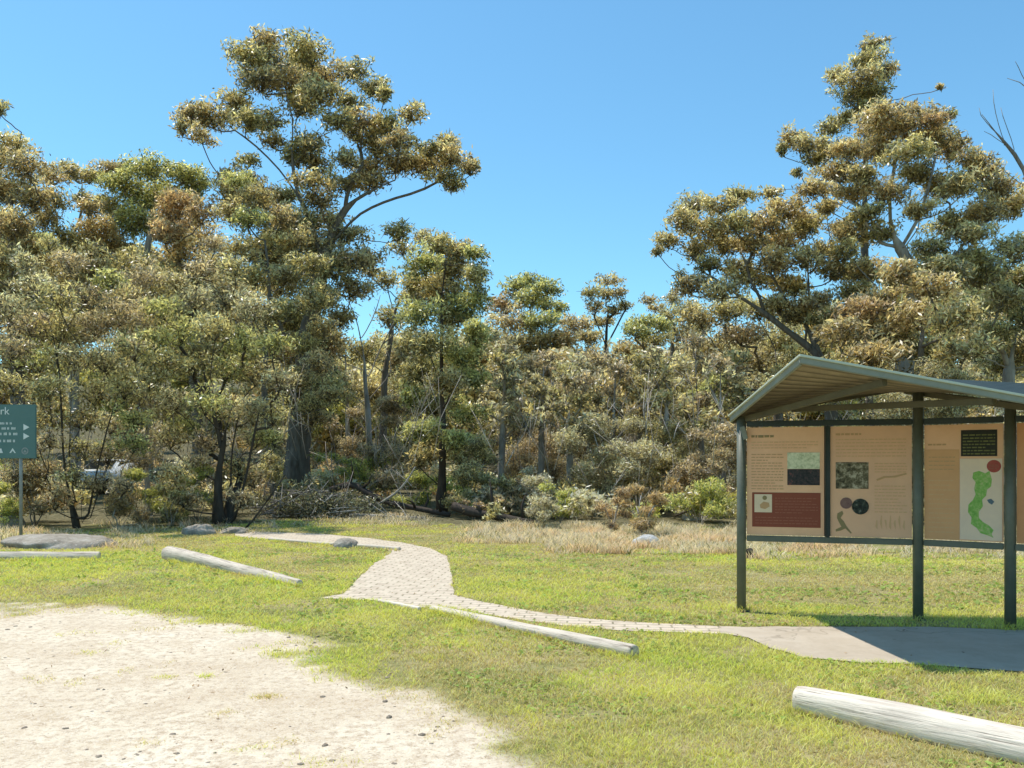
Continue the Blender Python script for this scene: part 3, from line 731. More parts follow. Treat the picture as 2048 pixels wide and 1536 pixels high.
LG = 'weathered barrier logs lying in the grass'
log_obj('barrier_log', G(1592, 1420), G(2300, 1572), .090, .104, .28, 'thick bleached log lying in the grass in front of the shelter, bottom right corner', 'log_bright', 3, LG, .05)
log_obj('barrier_log', G(866, 1222), G(1266, 1316), .040, .066, .3, 'thin grey log lying beside the paved path, in the middle of the lawn', 'log', 5, LG, .03)
log_obj('barrier_log', G(337, 1118), G(602, 1172), .155, .06, .55, 'grey tapering log pointing at the brick path, left of it', 'log', 8, LG, .05)
log_obj('barrier_log', G(-260, 1122), G(200, 1118), .10, .085, .5, 'grey log under the green sign at the left edge', 'log', 9, LG, .03)
log_obj('edging_log', G(540, 1081), G(668, 1092), .045, .04, .4, 'thin timber edging under the upper stretch of the path, left of the small rock', 'log', 12, None, .03)
log_obj('edging_log', G(712, 1094), G(800, 1101), .05, .045, .5, 'short timber edging where the brick path bends, right of the small rock', 'log', 13, None, .03)
log_obj('edging_log', G(752, 1204), G(842, 1221), .025, .028, .5, 'thin pale timber edging at the near end of the brick path', 'log_bright', 14, None, .02)

def rock(name, px, py, w, d, h, label, mat='rock', seed=1, group=None, Y=None, cat='rock'):
    x, y = G(px, py) if Y is None else ((px-1024)/F*Y, Y)
    bm = bmesh.new(); bmesh.ops.create_icosphere(bm, subdivisions=4, radius=1)
    for v in bm.verts:
        p = v.co; n = fbm(np.array(p.x*1.4+seed*3.1), np.array(p.y*1.4+p.z*1.7+seed), seed, 4)
        k = .72+.55*float(n); v.co = Vector((math.copysign(abs(p.x)**.8, p.x)*k*w/2, math.copysign(abs(p.y)**.8, p.y)*k*d/2, math.copysign(abs(p.z)**.7, p.z)*k*h))
    o = bm_obj(name, bm, M[mat], smooth=True); o.location = (x, y, float(gh(x, y))-h*.12); o.rotation_euler = (0, 0, seed*1.3)
    return tag(o, label, cat, group)
rock('flat_rock', 115, 1090, 2.3, 1.6, .22, 'broad flat grey granite slab in the grass below the green sign', seed=2)
rock('boulder', 400, 1068, .8, .7, .26, 'low grey boulder beside the grey tapering log', seed=5)
rock('boulder', 470, 1066, .6, .6, .15, 'small half-buried grey stone near the twin dark trunk', seed=6)
rock('boulder', 690, 1094, .45, .5, .20, 'small rounded rock between the two timber edgings of the path', seed=7)
rock('pale_boulder', 1290, 1092, .62, .5, .24, 'whitish lichen-spotted rock in dry grass at the edge of the lawn', 'rock_white', 8)
rock('pale_boulder', 1385, 1045, .5, .5, .45, 'small white rock under the bushes left of the shelter', 'rock_white', 9, Y=23.5)
rock('boulder', 20, 1050, .8, .6, .5, 'dark rounded rock behind the sign pole', seed=11, Y=21.5)

# stump beside left post
rng = np.random.default_rng(3)
def stump(px, py, r, h, label):
    x, y = G(px, py); a = np.linspace(0, 2*np.pi, 12, endpoint=False); V = []
    for z, k in ((0, 1.25), (h*.35, 1.0), (h*.8, .93), (h, .9)):
        rr = r*k*(1+.12*np.sin(a*3+z*9)); V.append(np.stack([rr*np.cos(a), rr*np.sin(a), z+.02*np.sin(a*2)*(z > 0)], -1))
    V = np.concatenate(V+[np.array([[0, 0, h*.9]])]); i = np.arange(3)[:, None]*12; j = np.arange(12)[None]; j2 = (j+1) % 12
    q = np.stack([i+j, i+j2, i+12+j2, i+12+j], -1).reshape(-1, 4); jj = np.arange(12)
    t3 = np.stack([36+jj, 36+(jj+1) % 12, np.full(12, 48)], -1)
    o = mesh_np('tree_stump', V, [q, t3], M['bark_dark'], smooth=True); o.location = (x, y, -.01); tag(o, label, 'stump')
stump(1497, 1116, .075, .16, 'small blackened stump in the grass behind the end post of the shelter')

def stick(name, pts, r0, r1, label, mat, cat='fallen branch', seed=1, twigs=0, group=None):
    """fallen branch through world points"""
    rg = np.random.default_rng(seed); P_ = [np.array(p, float) for p in pts]; out = []
    for a, b in zip(P_[:-1], P_[1:]):
        n = max(2, int(np.linalg.norm(b-a)/.25))
        for j in range(n): out.append(a+(b-a)*j/n+rg.normal(0, .012, 3))
    out.append(P_[-1]); out = np.array(out)
    if len(out) > 4: out[1:-1] = .25*out[:-2]+.5*out[1:-1]+.25*out[2:]
    V = []; Q = []; T = []; off = 0; rd = np.linspace(r0, r1, len(out))*(1+.1*rg.normal(0, 1, len(out)))
    off = tube_rings(out, rd, 8, V, Q, T, off)
    for k in range(twigs):
        i = rg.integers(len(out)//3, len(out)-1); s = out[i]; d = rg.normal(0, 1, 3); d[2] = abs(d[2])*.8+.2; d /= np.linalg.norm(d)
        L = rg.uniform(.3, 1.1); q = np.array([s, s+d*L*.5+rg.normal(0, .04, 3), s+d*L+rg.normal(0, .08, 3)])
        off = tube_rings(q, np.array([rd[i]*.6, rd[i]*.4, .006]), 5, V, Q, T, off)
    loc = out[0]
    o = mesh_np(name, np.concatenate(V), [np.concatenate(Q), np.concatenate(T)], M[mat], smooth=True, loc=loc)
    return tag(o, label, cat, group)

# =================================================================== SHELTER
def add_prism(bm, a, b, w, h, up=Vector((0, 0, 1))):
    """box beam from a to b, width w (sideways) and height h"""
    a, b = Vector(a), Vector(b); d = (b-a).normalized(); s = d.cross(up).normalized(); u = s.cross(d)
    vs = []
    for p in (a, b):
        for sx, sz in ((-1, -1), (1, -1), (1, 1), (-1, 1)): vs.append(bm.verts.new(p+s*w/2*sx+u*h/2*sz))
    for f in ((0, 1, 2, 3), (7, 6, 5, 4), (0, 4, 5, 1), (1, 5, 6, 2), (2, 6, 7, 3), (3, 7, 4, 0)): bm.faces.new([vs[i] for i in f])
def beam(name, a, b, w, h, mat, parent, bevel=.006, up=Vector((0, 0, 1))):
    bm = bmesh.new(); add_prism(bm, a, b, w, h, up)
    bmesh.ops.recalc_face_normals(bm, faces=bm.faces)
    if bevel: bmesh.ops.bevel(bm, geom=list(bm.edges), offset=bevel, segments=2, affect='EDGES')
    return bm_obj(name, bm, M[mat], parent)
def vpost(name, x, y, z0, z1, r, mat, parent, sides=20):
    bm = bmesh.new(); bmesh.ops.create_cone(bm, cap_ends=True, segments=sides, radius1=r, radius2=r, depth=z1-z0)
    bmesh.ops.translate(bm, verts=bm.verts, vec=(x, y, (z0+z1)/2)); 
    o = bm_obj(name, bm, M[mat], parent)
    for p in o.data.polygons: p.use_smooth = len(p.vertices) == 4
    return o

L_ = Vector((2.51, 9.30, 0)); M_ = Vector((4.19, 8.77, 0)); N_ = Vector((4.86, 8.29, 0)); O_ = Vector((5.34, 7.62, 0))
C_ = (L_+M_)/2
sh = empty('information_shelter', (0, 0, 0), 'open green steel shelter with twisted roof over a curved row of brown information panels', 'shelter')
ZB, ZT = .83, 2.02
# roof: twisted sheet, front edge falls to the right, back edge climbs
FL = Vector((2.41, 7.05, 2.483)); FR = Vector((6.0, 7.1, 1.833)); BL = Vector((2.44, 9.42, 2.125)); BR = Vector((6.25, 9.25, 2.88))
def backp(u):
    u = max(u, 0)
    q = BL*(1-u)+BR*u; q.z = BL.z+.47*(1-math.exp(-((u/.50)**1.25)))/.8 if u < .58 else 0
    if u >= .58: q.z = BL.z+.47*(1-math.exp(-((.58/.50)**1.25)))/.8-(u-.58)*.2
    return q
def roofp(u, v):  # u along, v front->back
    u = max(u, 0); return (FL*(1-u)+FR*u)*(1-v)+backp(u)*v
NU, NV = 24, 15*10
V = []; 
for j in range(NV+1):
    v = j/NV
    for i in range(NU+1):
        p = roofp(i/NU, v); V.append((p.x, p.y, p.z+.021*math.sin(v*15*2*math.pi)))
V = np.array(V); nn = len(V)
Vb = V.copy(); Vb[:, 2] -= .005
i = np.arange(NV)[:, None]*(NU+1)+np.arange(NU)[None, :]
q = np.stack([i, i+1, i+NU+2, i+NU+1], -1).reshape(-1, 4)
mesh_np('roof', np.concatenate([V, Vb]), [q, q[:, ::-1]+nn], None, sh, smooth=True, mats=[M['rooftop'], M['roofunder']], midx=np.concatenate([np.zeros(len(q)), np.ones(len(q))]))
dz = Vector((0, 0, -.022))
beam('fascia', FL+dz+Vector((-.03, -.02, .012)), FR+dz+Vector((.03, -.02, .012)), .03, .066, 'fascia', sh)
beam('fascia', BL+dz+Vector((-.008, .02, .004)), FL+dz+Vector((-.008, -.0, .004)), .03, .066, 'fascia', sh)
for u0, u1 in ((0, .29), (.29, .58), (.58, 1)):
    beam('fascia', backp(u0)+dz+Vector((0, .03, -.015)), backp(u1)+dz+Vector((0, .03, -.005)), .045, .062, 'rafter', sh)
BR = backp(1)
beam('fascia', BR+dz+Vector((.045, .0, 0)), FR+dz+Vector((.045, 0, 0)), .03, .075, 'fascia', sh)
beam('edge_trim', FL+Vector((-.04, -.042, .022)), FR+Vector((.04, -.042, .022)), .022, .02, 'trim', sh, .003)
beam('edge_trim', BL+Vector((-.032, .02, .022)), FL+Vector((-.032, -.03, .022)), .02, .02, 'trim', sh, .003)
# rafters fan out from the end post to the front edge
for (u0, v0, u1, v1) in ((.03, .95, .20, .03), (.16, .93, .46, .04), (.47, .90, .60, .03), (.64, .72, .80, .04)):
    a = roofp(u0, v0); b = roofp(u1, v1); N = 1
    beam('rafter', a+Vector((0, 0, -.056)), b+Vector((0, 0, -.056)), .05, .06, 'rafter', sh)
def post_top(p):
    u = (p.x-FL.x)/(FR.x-FL.x); v = (p.y-FL.y)/(BL.y-FL.y); return roofp(u, v).z
for k, (p, r) in enumerate(((L_, .050), (M_, .052), (N_, .052), (O_, .052))):
    vpost('post', p.x, p.y, -.05, post_top(p)-(.03 if k == 0 else .055), r, 'steel', sh)
    vpost('base_plate', p.x, p.y, -.02, .014, .085, 'steel_dark', sh, 16)
beam('bracket', L_+Vector((-.01, -.06, 2.02)), L_+Vector((.03, -.06, 1.88)), .03, .05, 'fascia', sh)

panel_things = []
def rails(a, b):
    d = (b-a).normalized(); a2 = a+d*.055; b2 = b-d*.055
    beam('top_rail', a2+Vector((0, 0, ZT+.028)), b2+Vector((0, 0, ZT+.028)), .05, .062, 'steel_dark', sh)
    beam('bottom_rail', a2+Vector((0, 0, ZB-.028)), b2+Vector((0, 0, ZB-.028)), .055, .062, 'steel', sh)
rails(L_, M_); rails(M_, N_); rails(N_, O_)
beam('mullion', C_+Vector((0, 0, ZB+.006)), C_+Vector((0, 0, ZT-.006)), .055, .05, 'steel_dark', sh, up=Vector((1, 0, 0)))

class Panel:
    def __init__(s, a, b, mat, label):
        d = (b-a).normalized(); s.a = a; s.d = d; s.w = (b-a).length; s.nrm = Vector((d.y, -d.x, 0)); s.zt = ZT-.012; s.h = ZT-ZB-.024
        o = a+d*0
        bm = bmesh.new(); add_prism(bm, s.pt(0, .5, -.014), s.pt(1, .5, -.014), .024, s.h)
        bmesh.ops.recalc_face_normals(bm, faces=bm.faces)
        s.o = bm_obj('information_panel', bm, M[mat], sh); s.o['label'] = label; s.lay = 0
    def pt(s, u, v, off): return s.a+s.d*(s.w*u)+Vector((0, 0, s.zt-v*s.h))+s.nrm*off
    def polys(s, name, plist, mat, off=.0015):
        bm = bmesh.new()
        for pl in plist:
            f = bm.faces.new([bm.verts.new(s.pt(u, v, off)) for u, v in pl])
            f.normal_update()
            if f.normal.dot(s.nrm) < 0: f.normal_flip()
        return bm_obj(name, bm, M[mat], s.o)
    def rect(s, name, u0, v0, u1, v1, mat, off=.0015): return s.polys(name, [[(u0, v0), (u1, v0), (u1, v1), (u0, v1)]], mat, off)
    def disc(s, name, u, v, r, mat, off=.0015):
        k = s.w/s.h; return s.polys(name, [[(u+r*math.cos(t), v+r*k*math.sin(t)) for t in np.linspace(0, 2*math.pi, 28, endpoint=False)]], mat, off)
    def lines(s, name, u0, v0, u1, v1, n, mat, th=.009, seed=1, off=.0015):
        rg = random.Random(seed); pl = []
        for i in range(n):
            v = v0+(v1-v0)*(i+.5)/n; u = u0; end = u0+(u1-u0)*(1 if rg.random() > .25 else rg.uniform(.4, .95))
            while u < end-.015:
                w = min(rg.uniform(.02, .075), end-u); pl.append([(u, v), (u+w, v), (u+w, v+th*rg.uniform(.8, 1.1)), (u, v+th)]); u += w+.012
        return s.polys(name, pl, mat, off)
e = .05
d1 = (M_-L_).normalized(); d3 = (N_-M_).normalized(); d4 = (O_-N_).normalized()
p1 = Panel(L_+d1*.058, C_-d1*.030, 'tan1', 'tan panel with pale and dark photo above a dark red box')
p1.lines('title_lettering', .06, .060, .70, .085, 1, 'inkdark', .022, 4)
p1.lines('lettering', .06, .12, .92, .20, 3, 'inkfaint', .009, 5)
p1.lines('lettering', .06, .235, .48, .58, 13, 'ink', .009, 6)
p1.rect('printed_photo', .53, .235, .945, .385, 'ph_light'); p1.rect('printed_photo', .53, .388, .945, .535, 'ph_dark')
p1.rect('text_box', .07, .605, .955, .925, 'redbox')
p1.lines('lettering', .37, .64, .92, .80, 6, 'inkred', .008, 7, .003); p1.lines('lettering', .11, .82, .92, .90, 3, 'inkred', .008, 8, .003)
p1.rect('emblem_box', .10, .622, .33, .79, 'paletan', .003)
p1.disc('emblem_mark', .235, .655, .030, 'inkdark', .0045); p1.polys('emblem_mark', [[(.17, .72), (.22, .69), (.29, .70), (.30, .735), (.24, .76), (.18, .75)]], 'ink', .0045)
p2 = Panel(C_+d1*.030, M_-d1*.058, 'tan2', 'tan panel with a bush photo, two round pictures and a perched bird')
p2.lines('title_lettering', .07, .05, .50, .075, 1, 'ink', .018, 14)
p2.lines('lettering', .07, .10, .93, .28, 6, 'inkfaint', .009, 15)
p2.lines('lettering', .55, .32, .94, .42, 4, 'inkfaint', .009, 16); p2.lines('lettering', .55, .52, .94, .78, 9, 'inkfaint', .009, 17)
p2.rect('printed_photo', .07, .325, .475, .565, 'ph_bush')
p2.polys('line_drawing', [[(.57, .478), (.66, .45), (.78, .447), (.93, .42), (.94, .432), (.80, .462), (.68, .465), (.58, .492)]], 'ink')
p2.disc('round_picture', .20, .695, .075, 'purple'); p2.disc('round_picture', .375, .725, .105, 'ph_round', .003)
p2.polys('bird_picture', [[(.09, .79), (.15, .765), (.165, .79), (.13, .83), (.17, .86), (.20, .90), (.27, .965), (.255, .97), (.19, .925), (.13, .945), (.07, .955), (.07, .935), (.14, .91), (.11, .87), (.085, .83)]], 'mapgreen' if False else 'inkdark')
p2.polys('line_drawing', [[(.56+.055*i, .90-.03*(i % 3)), (.575+.055*i, .84-.04*(i % 2)), (.583+.055*i, .845-.04*(i % 2)), (.585+.055*i, .93)] for i in range(7)], 'inkfaint')
p3 = Panel(M_+d3*.058, N_-d3*.058, 'tan3', 'tan panel with a green park map, black list and red round badge')
p3.rect('text_box', .0, .215, .455, .998, 'orange3')
p3.lines('lettering', .05, .155, .36, .175, 1, 'ink', .014, 21, .0015); p3.lines('lettering', .06, .26, .40, .40, 4, 'ink', .009, 22, .003); p3.lines('lettering', .06, .46, .40, .95, 12, 'inkfaint', .009, 23, .003)
p3.rect('map_sheet', .46, .295, .985, .99, 'mapback')
p3.rect('list_box', .475, .05, .925, .275, 'black'); p3.lines('lettering', .50, .075, .90, .262, 7, 'gold', .011, 24, .003)
p3.disc('round_badge', .885, .36, .088, 'badge', .003); p3.lines('lettering', .82, .34, .95, .385, 3, 'inkred', .007, 25, .0045)
p3.polys('park_map', [[(.63, .415), (.70, .40), (.78, .42), (.83, .40), (.86, .47), (.85, .53), (.80, .56), (.79, .61), (.74, .645), (.75, .70), (.70, .75), (.70, .80), (.75, .835), (.82, .86), (.88, .90), (.855, .935), (.88, .965), (.80, .945), (.72, .93), (.67, .885), (.60, .855), (.61, .80), (.565, .755), (.57, .69), (.63, .645), (.66, .60), (.64, .55), (.66, .50), (.62, .46)]], 'mapgreen', .003)
p3.polys('map_lake', [[(.80, .645), (.85, .635), (.89, .66), (.86, .685), (.82, .67)]], 'mapblue', .003)
p4 = Panel(N_+d4*.058, O_-d4*.058, 'orange', 'orange-brown panel at the right edge with a pale title')
p4.lines('title_lettering', .10, .055, .7, .085, 1, 'inkwhite', .022, 31); p4.lines('lettering', .1, .16, .9, .85, 18, 'ink', .009, 32)

# =================================================================== GREEN SIGN
SY = 18.6
def SP(px, py, off=0): q = W(px, py, SY); return Vector((q.x, q.y-off, q.z))
sx0, sx1 = SP(-150, 860).x, SP(73, 860).x
sg = empty('park_sign', (SP(40, 1075).x, SY, 0), 'dark green park sign with white arrows on a grey pole, cut by the left edge', 'sign')
org = Vector(sg.location)
def loc_box(name, c0, c1, mat, bevel=.01):
    bm = bmesh.new(); bmesh.ops.create_cube(bm, size=1)
    for v in bm.verts: v.co = Vector(((c0[i]+c1[i])/2+v.co[i]*(c1[i]-c0[i]) for i in range(3)))-org
    if bevel: bmesh.ops.bevel(bm, geom=list(bm.edges), offset=bevel, segments=2, affect='EDGES')
    return bm_obj(name, bm, M[mat], sg)
zt, zb = SP(0, 809).z, SP(0, 917).z
board = loc_box('sign_board', (sx0, SY-.02, zb), (sx1, SY+.02, zt), 'signgreen', .012)
for pxp in (39, -116):
    o = vpost('pole', SP(pxp, 0).x-org.x, .055, -.1, zt-.1, .035, 'pole', sg); 
def sflat(name, polys, mat='white', off=.023):
    bm = bmesh.new()
    for pl in polys:
        f = bm.faces.new([bm.verts.new(SP(u, v, off)-org) for u, v in pl]); f.normal_update()
        if f.normal.y > 0: f.normal_flip()
    o = bm_obj(name, bm, M[mat], board); return o
sflat('arrow', [[(48, 848), (60, 854.5), (48, 861)]]); sflat('arrow', [[(48, 866), (60, 872.5), (48, 879)]])
rgt = random.Random(4); ln = []
for (v, u1, hgt) in ((847, 30, 4), (857, 36, 4.5), (868, 36, 5), (882, 38, 5), ):
    u = -135
    while u < u1-3:
        w = rgt.uniform(3, 11); w = min(w, u1-u); 
        # word as letter-like strokes
        k = u
        while k < u+w-1.2:
            ln.append([(k, v-hgt*.5+rgt.uniform(-.6, .4)), (k+1.5, v-hgt*.5+rgt.uniform(-.6, .4)), (k+1.5, v+hgt*.5), (k, v+hgt*.5)]); k += 2.2
        u += w+3
sflat('lettering', ln)
def ring(cu, cv, r): return [[(cu+r*math.cos(a), cv+r*math.sin(a)), (cu+r*math.cos(a+.42), cv+r*math.sin(a+.42)), (cu+r*.7*math.cos(a+.42), cv+r*.7*math.sin(a+.42)), (cu+r*.7*math.cos(a), cv+r*.7*math.sin(a))] for a in np.arange(0, 6.28, .42)]
sflat('symbol', ring(51, 902, 7)+[[(47, 905), (51, 899), (55, 905)]], 'pole')
sflat('symbol', [[(20, 906), (26.5, 896), (33, 906), (30, 906), (26.5, 901), (23, 906)]]); sflat('symbol', [[(-4, 906), (0, 897), (4, 897), (7, 906)]])
cu = bpy.data.curves.new('title', 'FONT'); cu.body = 'Park'; cu.size = .235; cu.align_x = 'RIGHT'; cu.extrude = .002
to = bpy.data.objects.new('title_tmp', cu); COL.objects.link(to)
bpy.context.view_layer.update()
me = bpy.data.meshes.new_from_object(to.evaluated_get(bpy.context.evaluated_depsgraph_get())); bpy.data.objects.remove(to)
me.transform(Matrix.Translation(SP(20, 829, .024)-org) @ Matrix.Rotation(math.radians(90), 4, 'X')); me.materials.clear(); me.materials.append(M['white'])
to = bpy.data.objects.new('title_lettering', me); COL.objects.link(to); to.parent = board

# =================================================================== WHITE VEHICLE BEHIND THE TREES
def car(px, Y, rz):
    x = (px-1024)/F*Y; z = float(gh(x, Y))
    r = empty('parked_car', (x, Y, z), 'white car half hidden behind the thin stems near the sign', 'car'); r.rotation_euler = (0, 0, rz)
    prof = [(-2.1, .35), (-2.15, .75), (-1.95, .98), (-1.0, 1.05), (-.35, 1.52), (1.2, 1.56), (1.95, 1.05), (2.1, .95), (2.15, .4)]
    bm = bmesh.new()
    def side(y, sc=1): return [bm.verts.new((a, y*(1 if b < 1.1 else .80), b)) for a, b in prof]
    A = side(-.86); B = side(.86); n = len(prof)
    bm.faces.new(A); bm.faces.new(B[::-1])
    for i in range(n): bm.faces.new([A[i], B[i], B[(i+1) % n], A[(i+1) % n]])
    bmesh.ops.recalc_face_normals(bm, faces=bm.faces); bmesh.ops.bevel(bm, geom=list(bm.edges), offset=.06, segments=3, affect='EDGES')
    bm_obj('body', bm, M['carwhite'], r, True)
    def quad(name, pts, mat):
        bm = bmesh.new(); bm.faces.new([bm.verts.new(p) for p in pts]); bmesh.ops.solidify(bm, geom=bm.faces[:], thickness=.01); return bm_obj(name, bm, M[mat], r)
    quad('windscreen', [(-.97, -.70, 1.115), (-.97, .70, 1.115), (-.43, .62, 1.49), (-.43, -.62, 1.49)], 'glass')
    quad('rear_window', [(1.87, -.68, 1.14), (1.87, .68, 1.14), (1.33, .62, 1.51), (1.33, -.62, 1.51)], 'glass')
    for s in (-1, 1):
        quad('side_window', [(-.72, s*.835, 1.12), (1.55, s*.835, 1.12), (1.1, s*.725, 1.46), (-.30, s*.725, 1.46)], 'glass')
        quad('headlight', [(-2.165, s*.78, .68), (-2.165, s*.50, .68), (-2.14, s*.50, .82), (-2.14, s*.78, .82)], 'chrome')
        for a in (-1.3, 1.3):
            bm = bmesh.new(); bmesh.ops.create_cone(bm, cap_ends=True, segments=24, radius1=.34, radius2=.34, depth=.22)
            bmesh.ops.rotate(bm, verts=bm.verts, matrix=Matrix.Rotation(math.pi/2, 3, 'X')); bmesh.ops.translate(bm, verts=bm.verts, vec=(a, s*.80, .34))
            w = bm_obj('wheel', bm, M['tyre'], r)
            bm = bmesh.new(); bmesh.ops.create_cone(bm, cap_ends=True, segments=20, radius1=.2, radius2=.17, depth=.03)
            bmesh.ops.rotate(bm, verts=bm.verts, matrix=Matrix.Rotation(math.pi/2*s, 3, 'X')); bmesh.ops.translate(bm, verts=bm.verts, vec=(a, s*.92, .34)); bm_obj('rim', bm, M['chrome'], w)
car(222, 39, math.radians(78))

# =================================================================== TREES
GB = 'gum trees standing along the edge of the bush'
def Z(px0, py0, s, L): return [(px0+a*s, py0+b*s, c*s, d*s)+tuple(e) for (a, b, c, d, *e) in L]

# --- the tall gum left of centre
T1 = [(525, 84, 32, 20), (498, 118, 42, 30), (556, 122, 52, 33), (625, 115, 55, 28), (660, 150, 48, 34), (712, 142, 30, 22), (745, 176, 32, 24), (768, 188, 16, 20), (578, 165, 65, 36), (522, 162, 42, 32), (642, 188, 48, 28), (702, 206, 28, 18),
      (388, 231, 32, 26), (428, 238, 46, 28), (472, 212, 34, 24), (491, 243, 38, 24), (405, 276, 26, 18), (365, 258, 14, 22), (539, 245, 34, 22), (612, 298, 44, 30), (630, 330, 34, 18), (588, 318, 26, 20), (600, 215, 40, 22),
      (679, 238, 36, 20), (728, 243, 38, 19), (822, 228, 25, 20), (773, 252, 34, 24), (748, 285, 38, 26), (798, 280, 28, 24), (712, 265, 30, 20), (894, 288, 22, 20), (858, 300, 42, 20), (901, 314, 40, 22), (940, 335, 20, 22), (798, 326, 54, 26), (853, 332, 42, 22),
      (735, 340, 40, 26), (690, 470, 40, 26), (740, 515, 36, 24), (660, 440, 30, 22), (640, 395, 36, 22), (575, 395, 30, 20), (620, 362, 34, 18), (800, 468, 32, 18), (700, 525, 44, 26), (545, 285, 26, 16), (500, 320, 24, 14), (690, 365, 36, 22), (750, 366, 42, 18), (880, 352, 34, 14), (690, 315, 26, 18), (905, 372, 26, 12),
      (474, 361, 36, 24), (463, 390, 40, 26), (532, 400, 44, 32), (559, 443, 50, 32), (484, 428, 44, 28), (611, 452, 36, 26), (576, 486, 60, 32), (532, 514, 54, 36), (640, 495, 46, 28), (610, 540, 60, 34), (560, 570, 55, 34), (670, 540, 40, 26), (700, 580, 45, 22), (640, 600, 50, 30), (590, 640, 60, 34), (545, 690, 52, 34), (650, 690, 44, 34), (600, 730, 50, 34), (680, 640, 34, 22), (655, 780, 40, 34), (560, 780, 44, 36), (625, 830, 36, 30)]
T1 = [(c[0], c[1], c[2]*1.12, c[3]*1.12)+tuple(c[4:]) for c in T1]
T1 = [c+('gumrust',) if i % 4 == 0 else c+('olive',) if i % 5 == 1 else c for i, c in enumerate(T1)]
plant('gum_tree', 'tallest gum with a wide spreading crown and thick grey trunk left of centre', 'tree', 592, 32,
      polys=[[(596, 900), (606, 800), (612, 700), (632, 590), (648, 520)], [(648, 520), (618, 440), (590, 370), (582, 300), (588, 235), (570, 185)], [(648, 520), (668, 455), (690, 415), (735, 385), (790, 360)], [(660, 490), (720, 425), (790, 395), (850, 378), (900, 350)],
             [(600, 400), (560, 340), (510, 290), (470, 260)], [(586, 330), (640, 270), (690, 250)], [(610, 850, -.3), (598, 780, -.5), (575, 690, -.8), (545, 600, -1.2), (510, 500, -1.4), (478, 420, -1.5)], [(690, 415), (700, 370), (725, 330)]],
      clumps=T1, rbase=.42, tau=1.5, leaf=(0.193, 0.055), seed=21, group=GB, tip=.014, subs=11)
plant('gum_tree', 'mid-height bushy gum standing in front of the tallest gum trunk', 'tree', 545, 28.5,
      polys=[[(540, 900), (528, 780), (530, 680), (540, 580), (530, 480)], [(530, 690), (590, 620), (610, 540)], [(530, 700), (490, 620), (470, 520)]],
      clumps=[(474, 365, 34, 22, 'green'), (520, 395, 40, 26), (560, 430, 40, 26), (500, 440, 40, 26, 'green'), (455, 420, 36, 24), (590, 480, 40, 26), (530, 490, 44, 28, 'olive'), (470, 500, 42, 28), (620, 530, 40, 26), (570, 550, 44, 28), (510, 560, 44, 28, 'olive'), (455, 570, 40, 26), (630, 600, 40, 26, 'olive'), (585, 620, 44, 28), (530, 630, 44, 28), (480, 640, 40, 26), (650, 660, 36, 26), (600, 690, 44, 28, 'olive'), (550, 710, 44, 28), (640, 730, 38, 28), (590, 760, 42, 28), (660, 790, 32, 26), (620, 810, 34, 24)],
      rbase=.13, tau=1.2, leaf=(0.142, 0.042), seed=121, group=GB, tip=.009)

# --- left forest
plant('gum_tree', 'dense brownish gum at the left edge above the green sign', 'tree', 30, 34, polys=[[(40, 900), (30, 700), (20, 500), (20, 380)]],
      clumps=[(0, 215, 16, 22), (30, 300, 48, 26), (-30, 330, 60, 40), (60, 335, 45, 30, 'gumrust'), (10, 380, 60, 38, 'gumrust'), (70, 400, 40, 34), (-40, 430, 60, 40), (30, 450, 55, 36, 'gumrust'), (60, 500, 50, 36), (-20, 520, 60, 40), (20, 570, 60, 38), (70, 580, 50, 34), (-60, 600, 70, 40), (30, 640, 60, 40), (85, 660, 50, 36), (-40, 700, 60, 40), (40, 720, 60, 36)],
      rbase=.26, tau=1.7, leaf=(0.204, 0.055), seed=22, group=GB, pal='gum')
plant('gum_tree', 'gum with open sky gaps in its crown right of the left-edge gum', 'tree', 150, 37, polys=[[(150, 900), (148, 700), (128, 520), (112, 430)], [(128, 520), (160, 440), (170, 370)]],
      clumps=[(150, 345, 46, 22), (108, 358, 32, 22, 'gumrust'), (178, 352, 30, 16, 'green'), (110, 402, 28, 24), (165, 395, 24, 14), (90, 440, 30, 30), (150, 480, 40, 26, 'olive'), (190, 500, 40, 30), (110, 520, 40, 34), (160, 560, 50, 34), (120, 620, 50, 36), (190, 620, 50, 36), (150, 680, 50, 36)],
      rbase=.2, tau=1.4, leaf=(0.204, 0.055), seed=23, group=GB, barkm='bark_pale')
plant('gum_tree', 'rounded green-topped gum left of the tallest gum', 'tree', 290, 36, polys=[[(292, 900), (285, 700), (290, 560), (300, 450)], [(285, 600), (235, 520), (195, 480)]],
      clumps=[(310, 338, 56, 28, 'green'), (365, 350, 48, 30, 'green'), (250, 365, 46, 30, 'green'), (222, 335, 40, 16, 'gumrust'), (400, 375, 26, 24, 'green'), (285, 395, 60, 34, 'green'), (345, 395, 50, 30, 'green'), (225, 420, 42, 32, 'olive'), (175, 415, 30, 24, 'gumrust'), (185, 460, 40, 30, 'gumrust'), (265, 450, 55, 34, 'green'), (320, 455, 46, 34, 'olive'), (230, 500, 50, 34), (285, 530, 56, 36, 'olive'), (190, 540, 46, 32, 'gumrust'), (340, 540, 50, 34), (250, 590, 60, 36), (310, 610, 60, 36), (280, 670, 60, 36)],
      rbase=.28, tau=1.6, leaf=(0.193, 0.055), seed=24, group=GB, barkm='bark_pale')
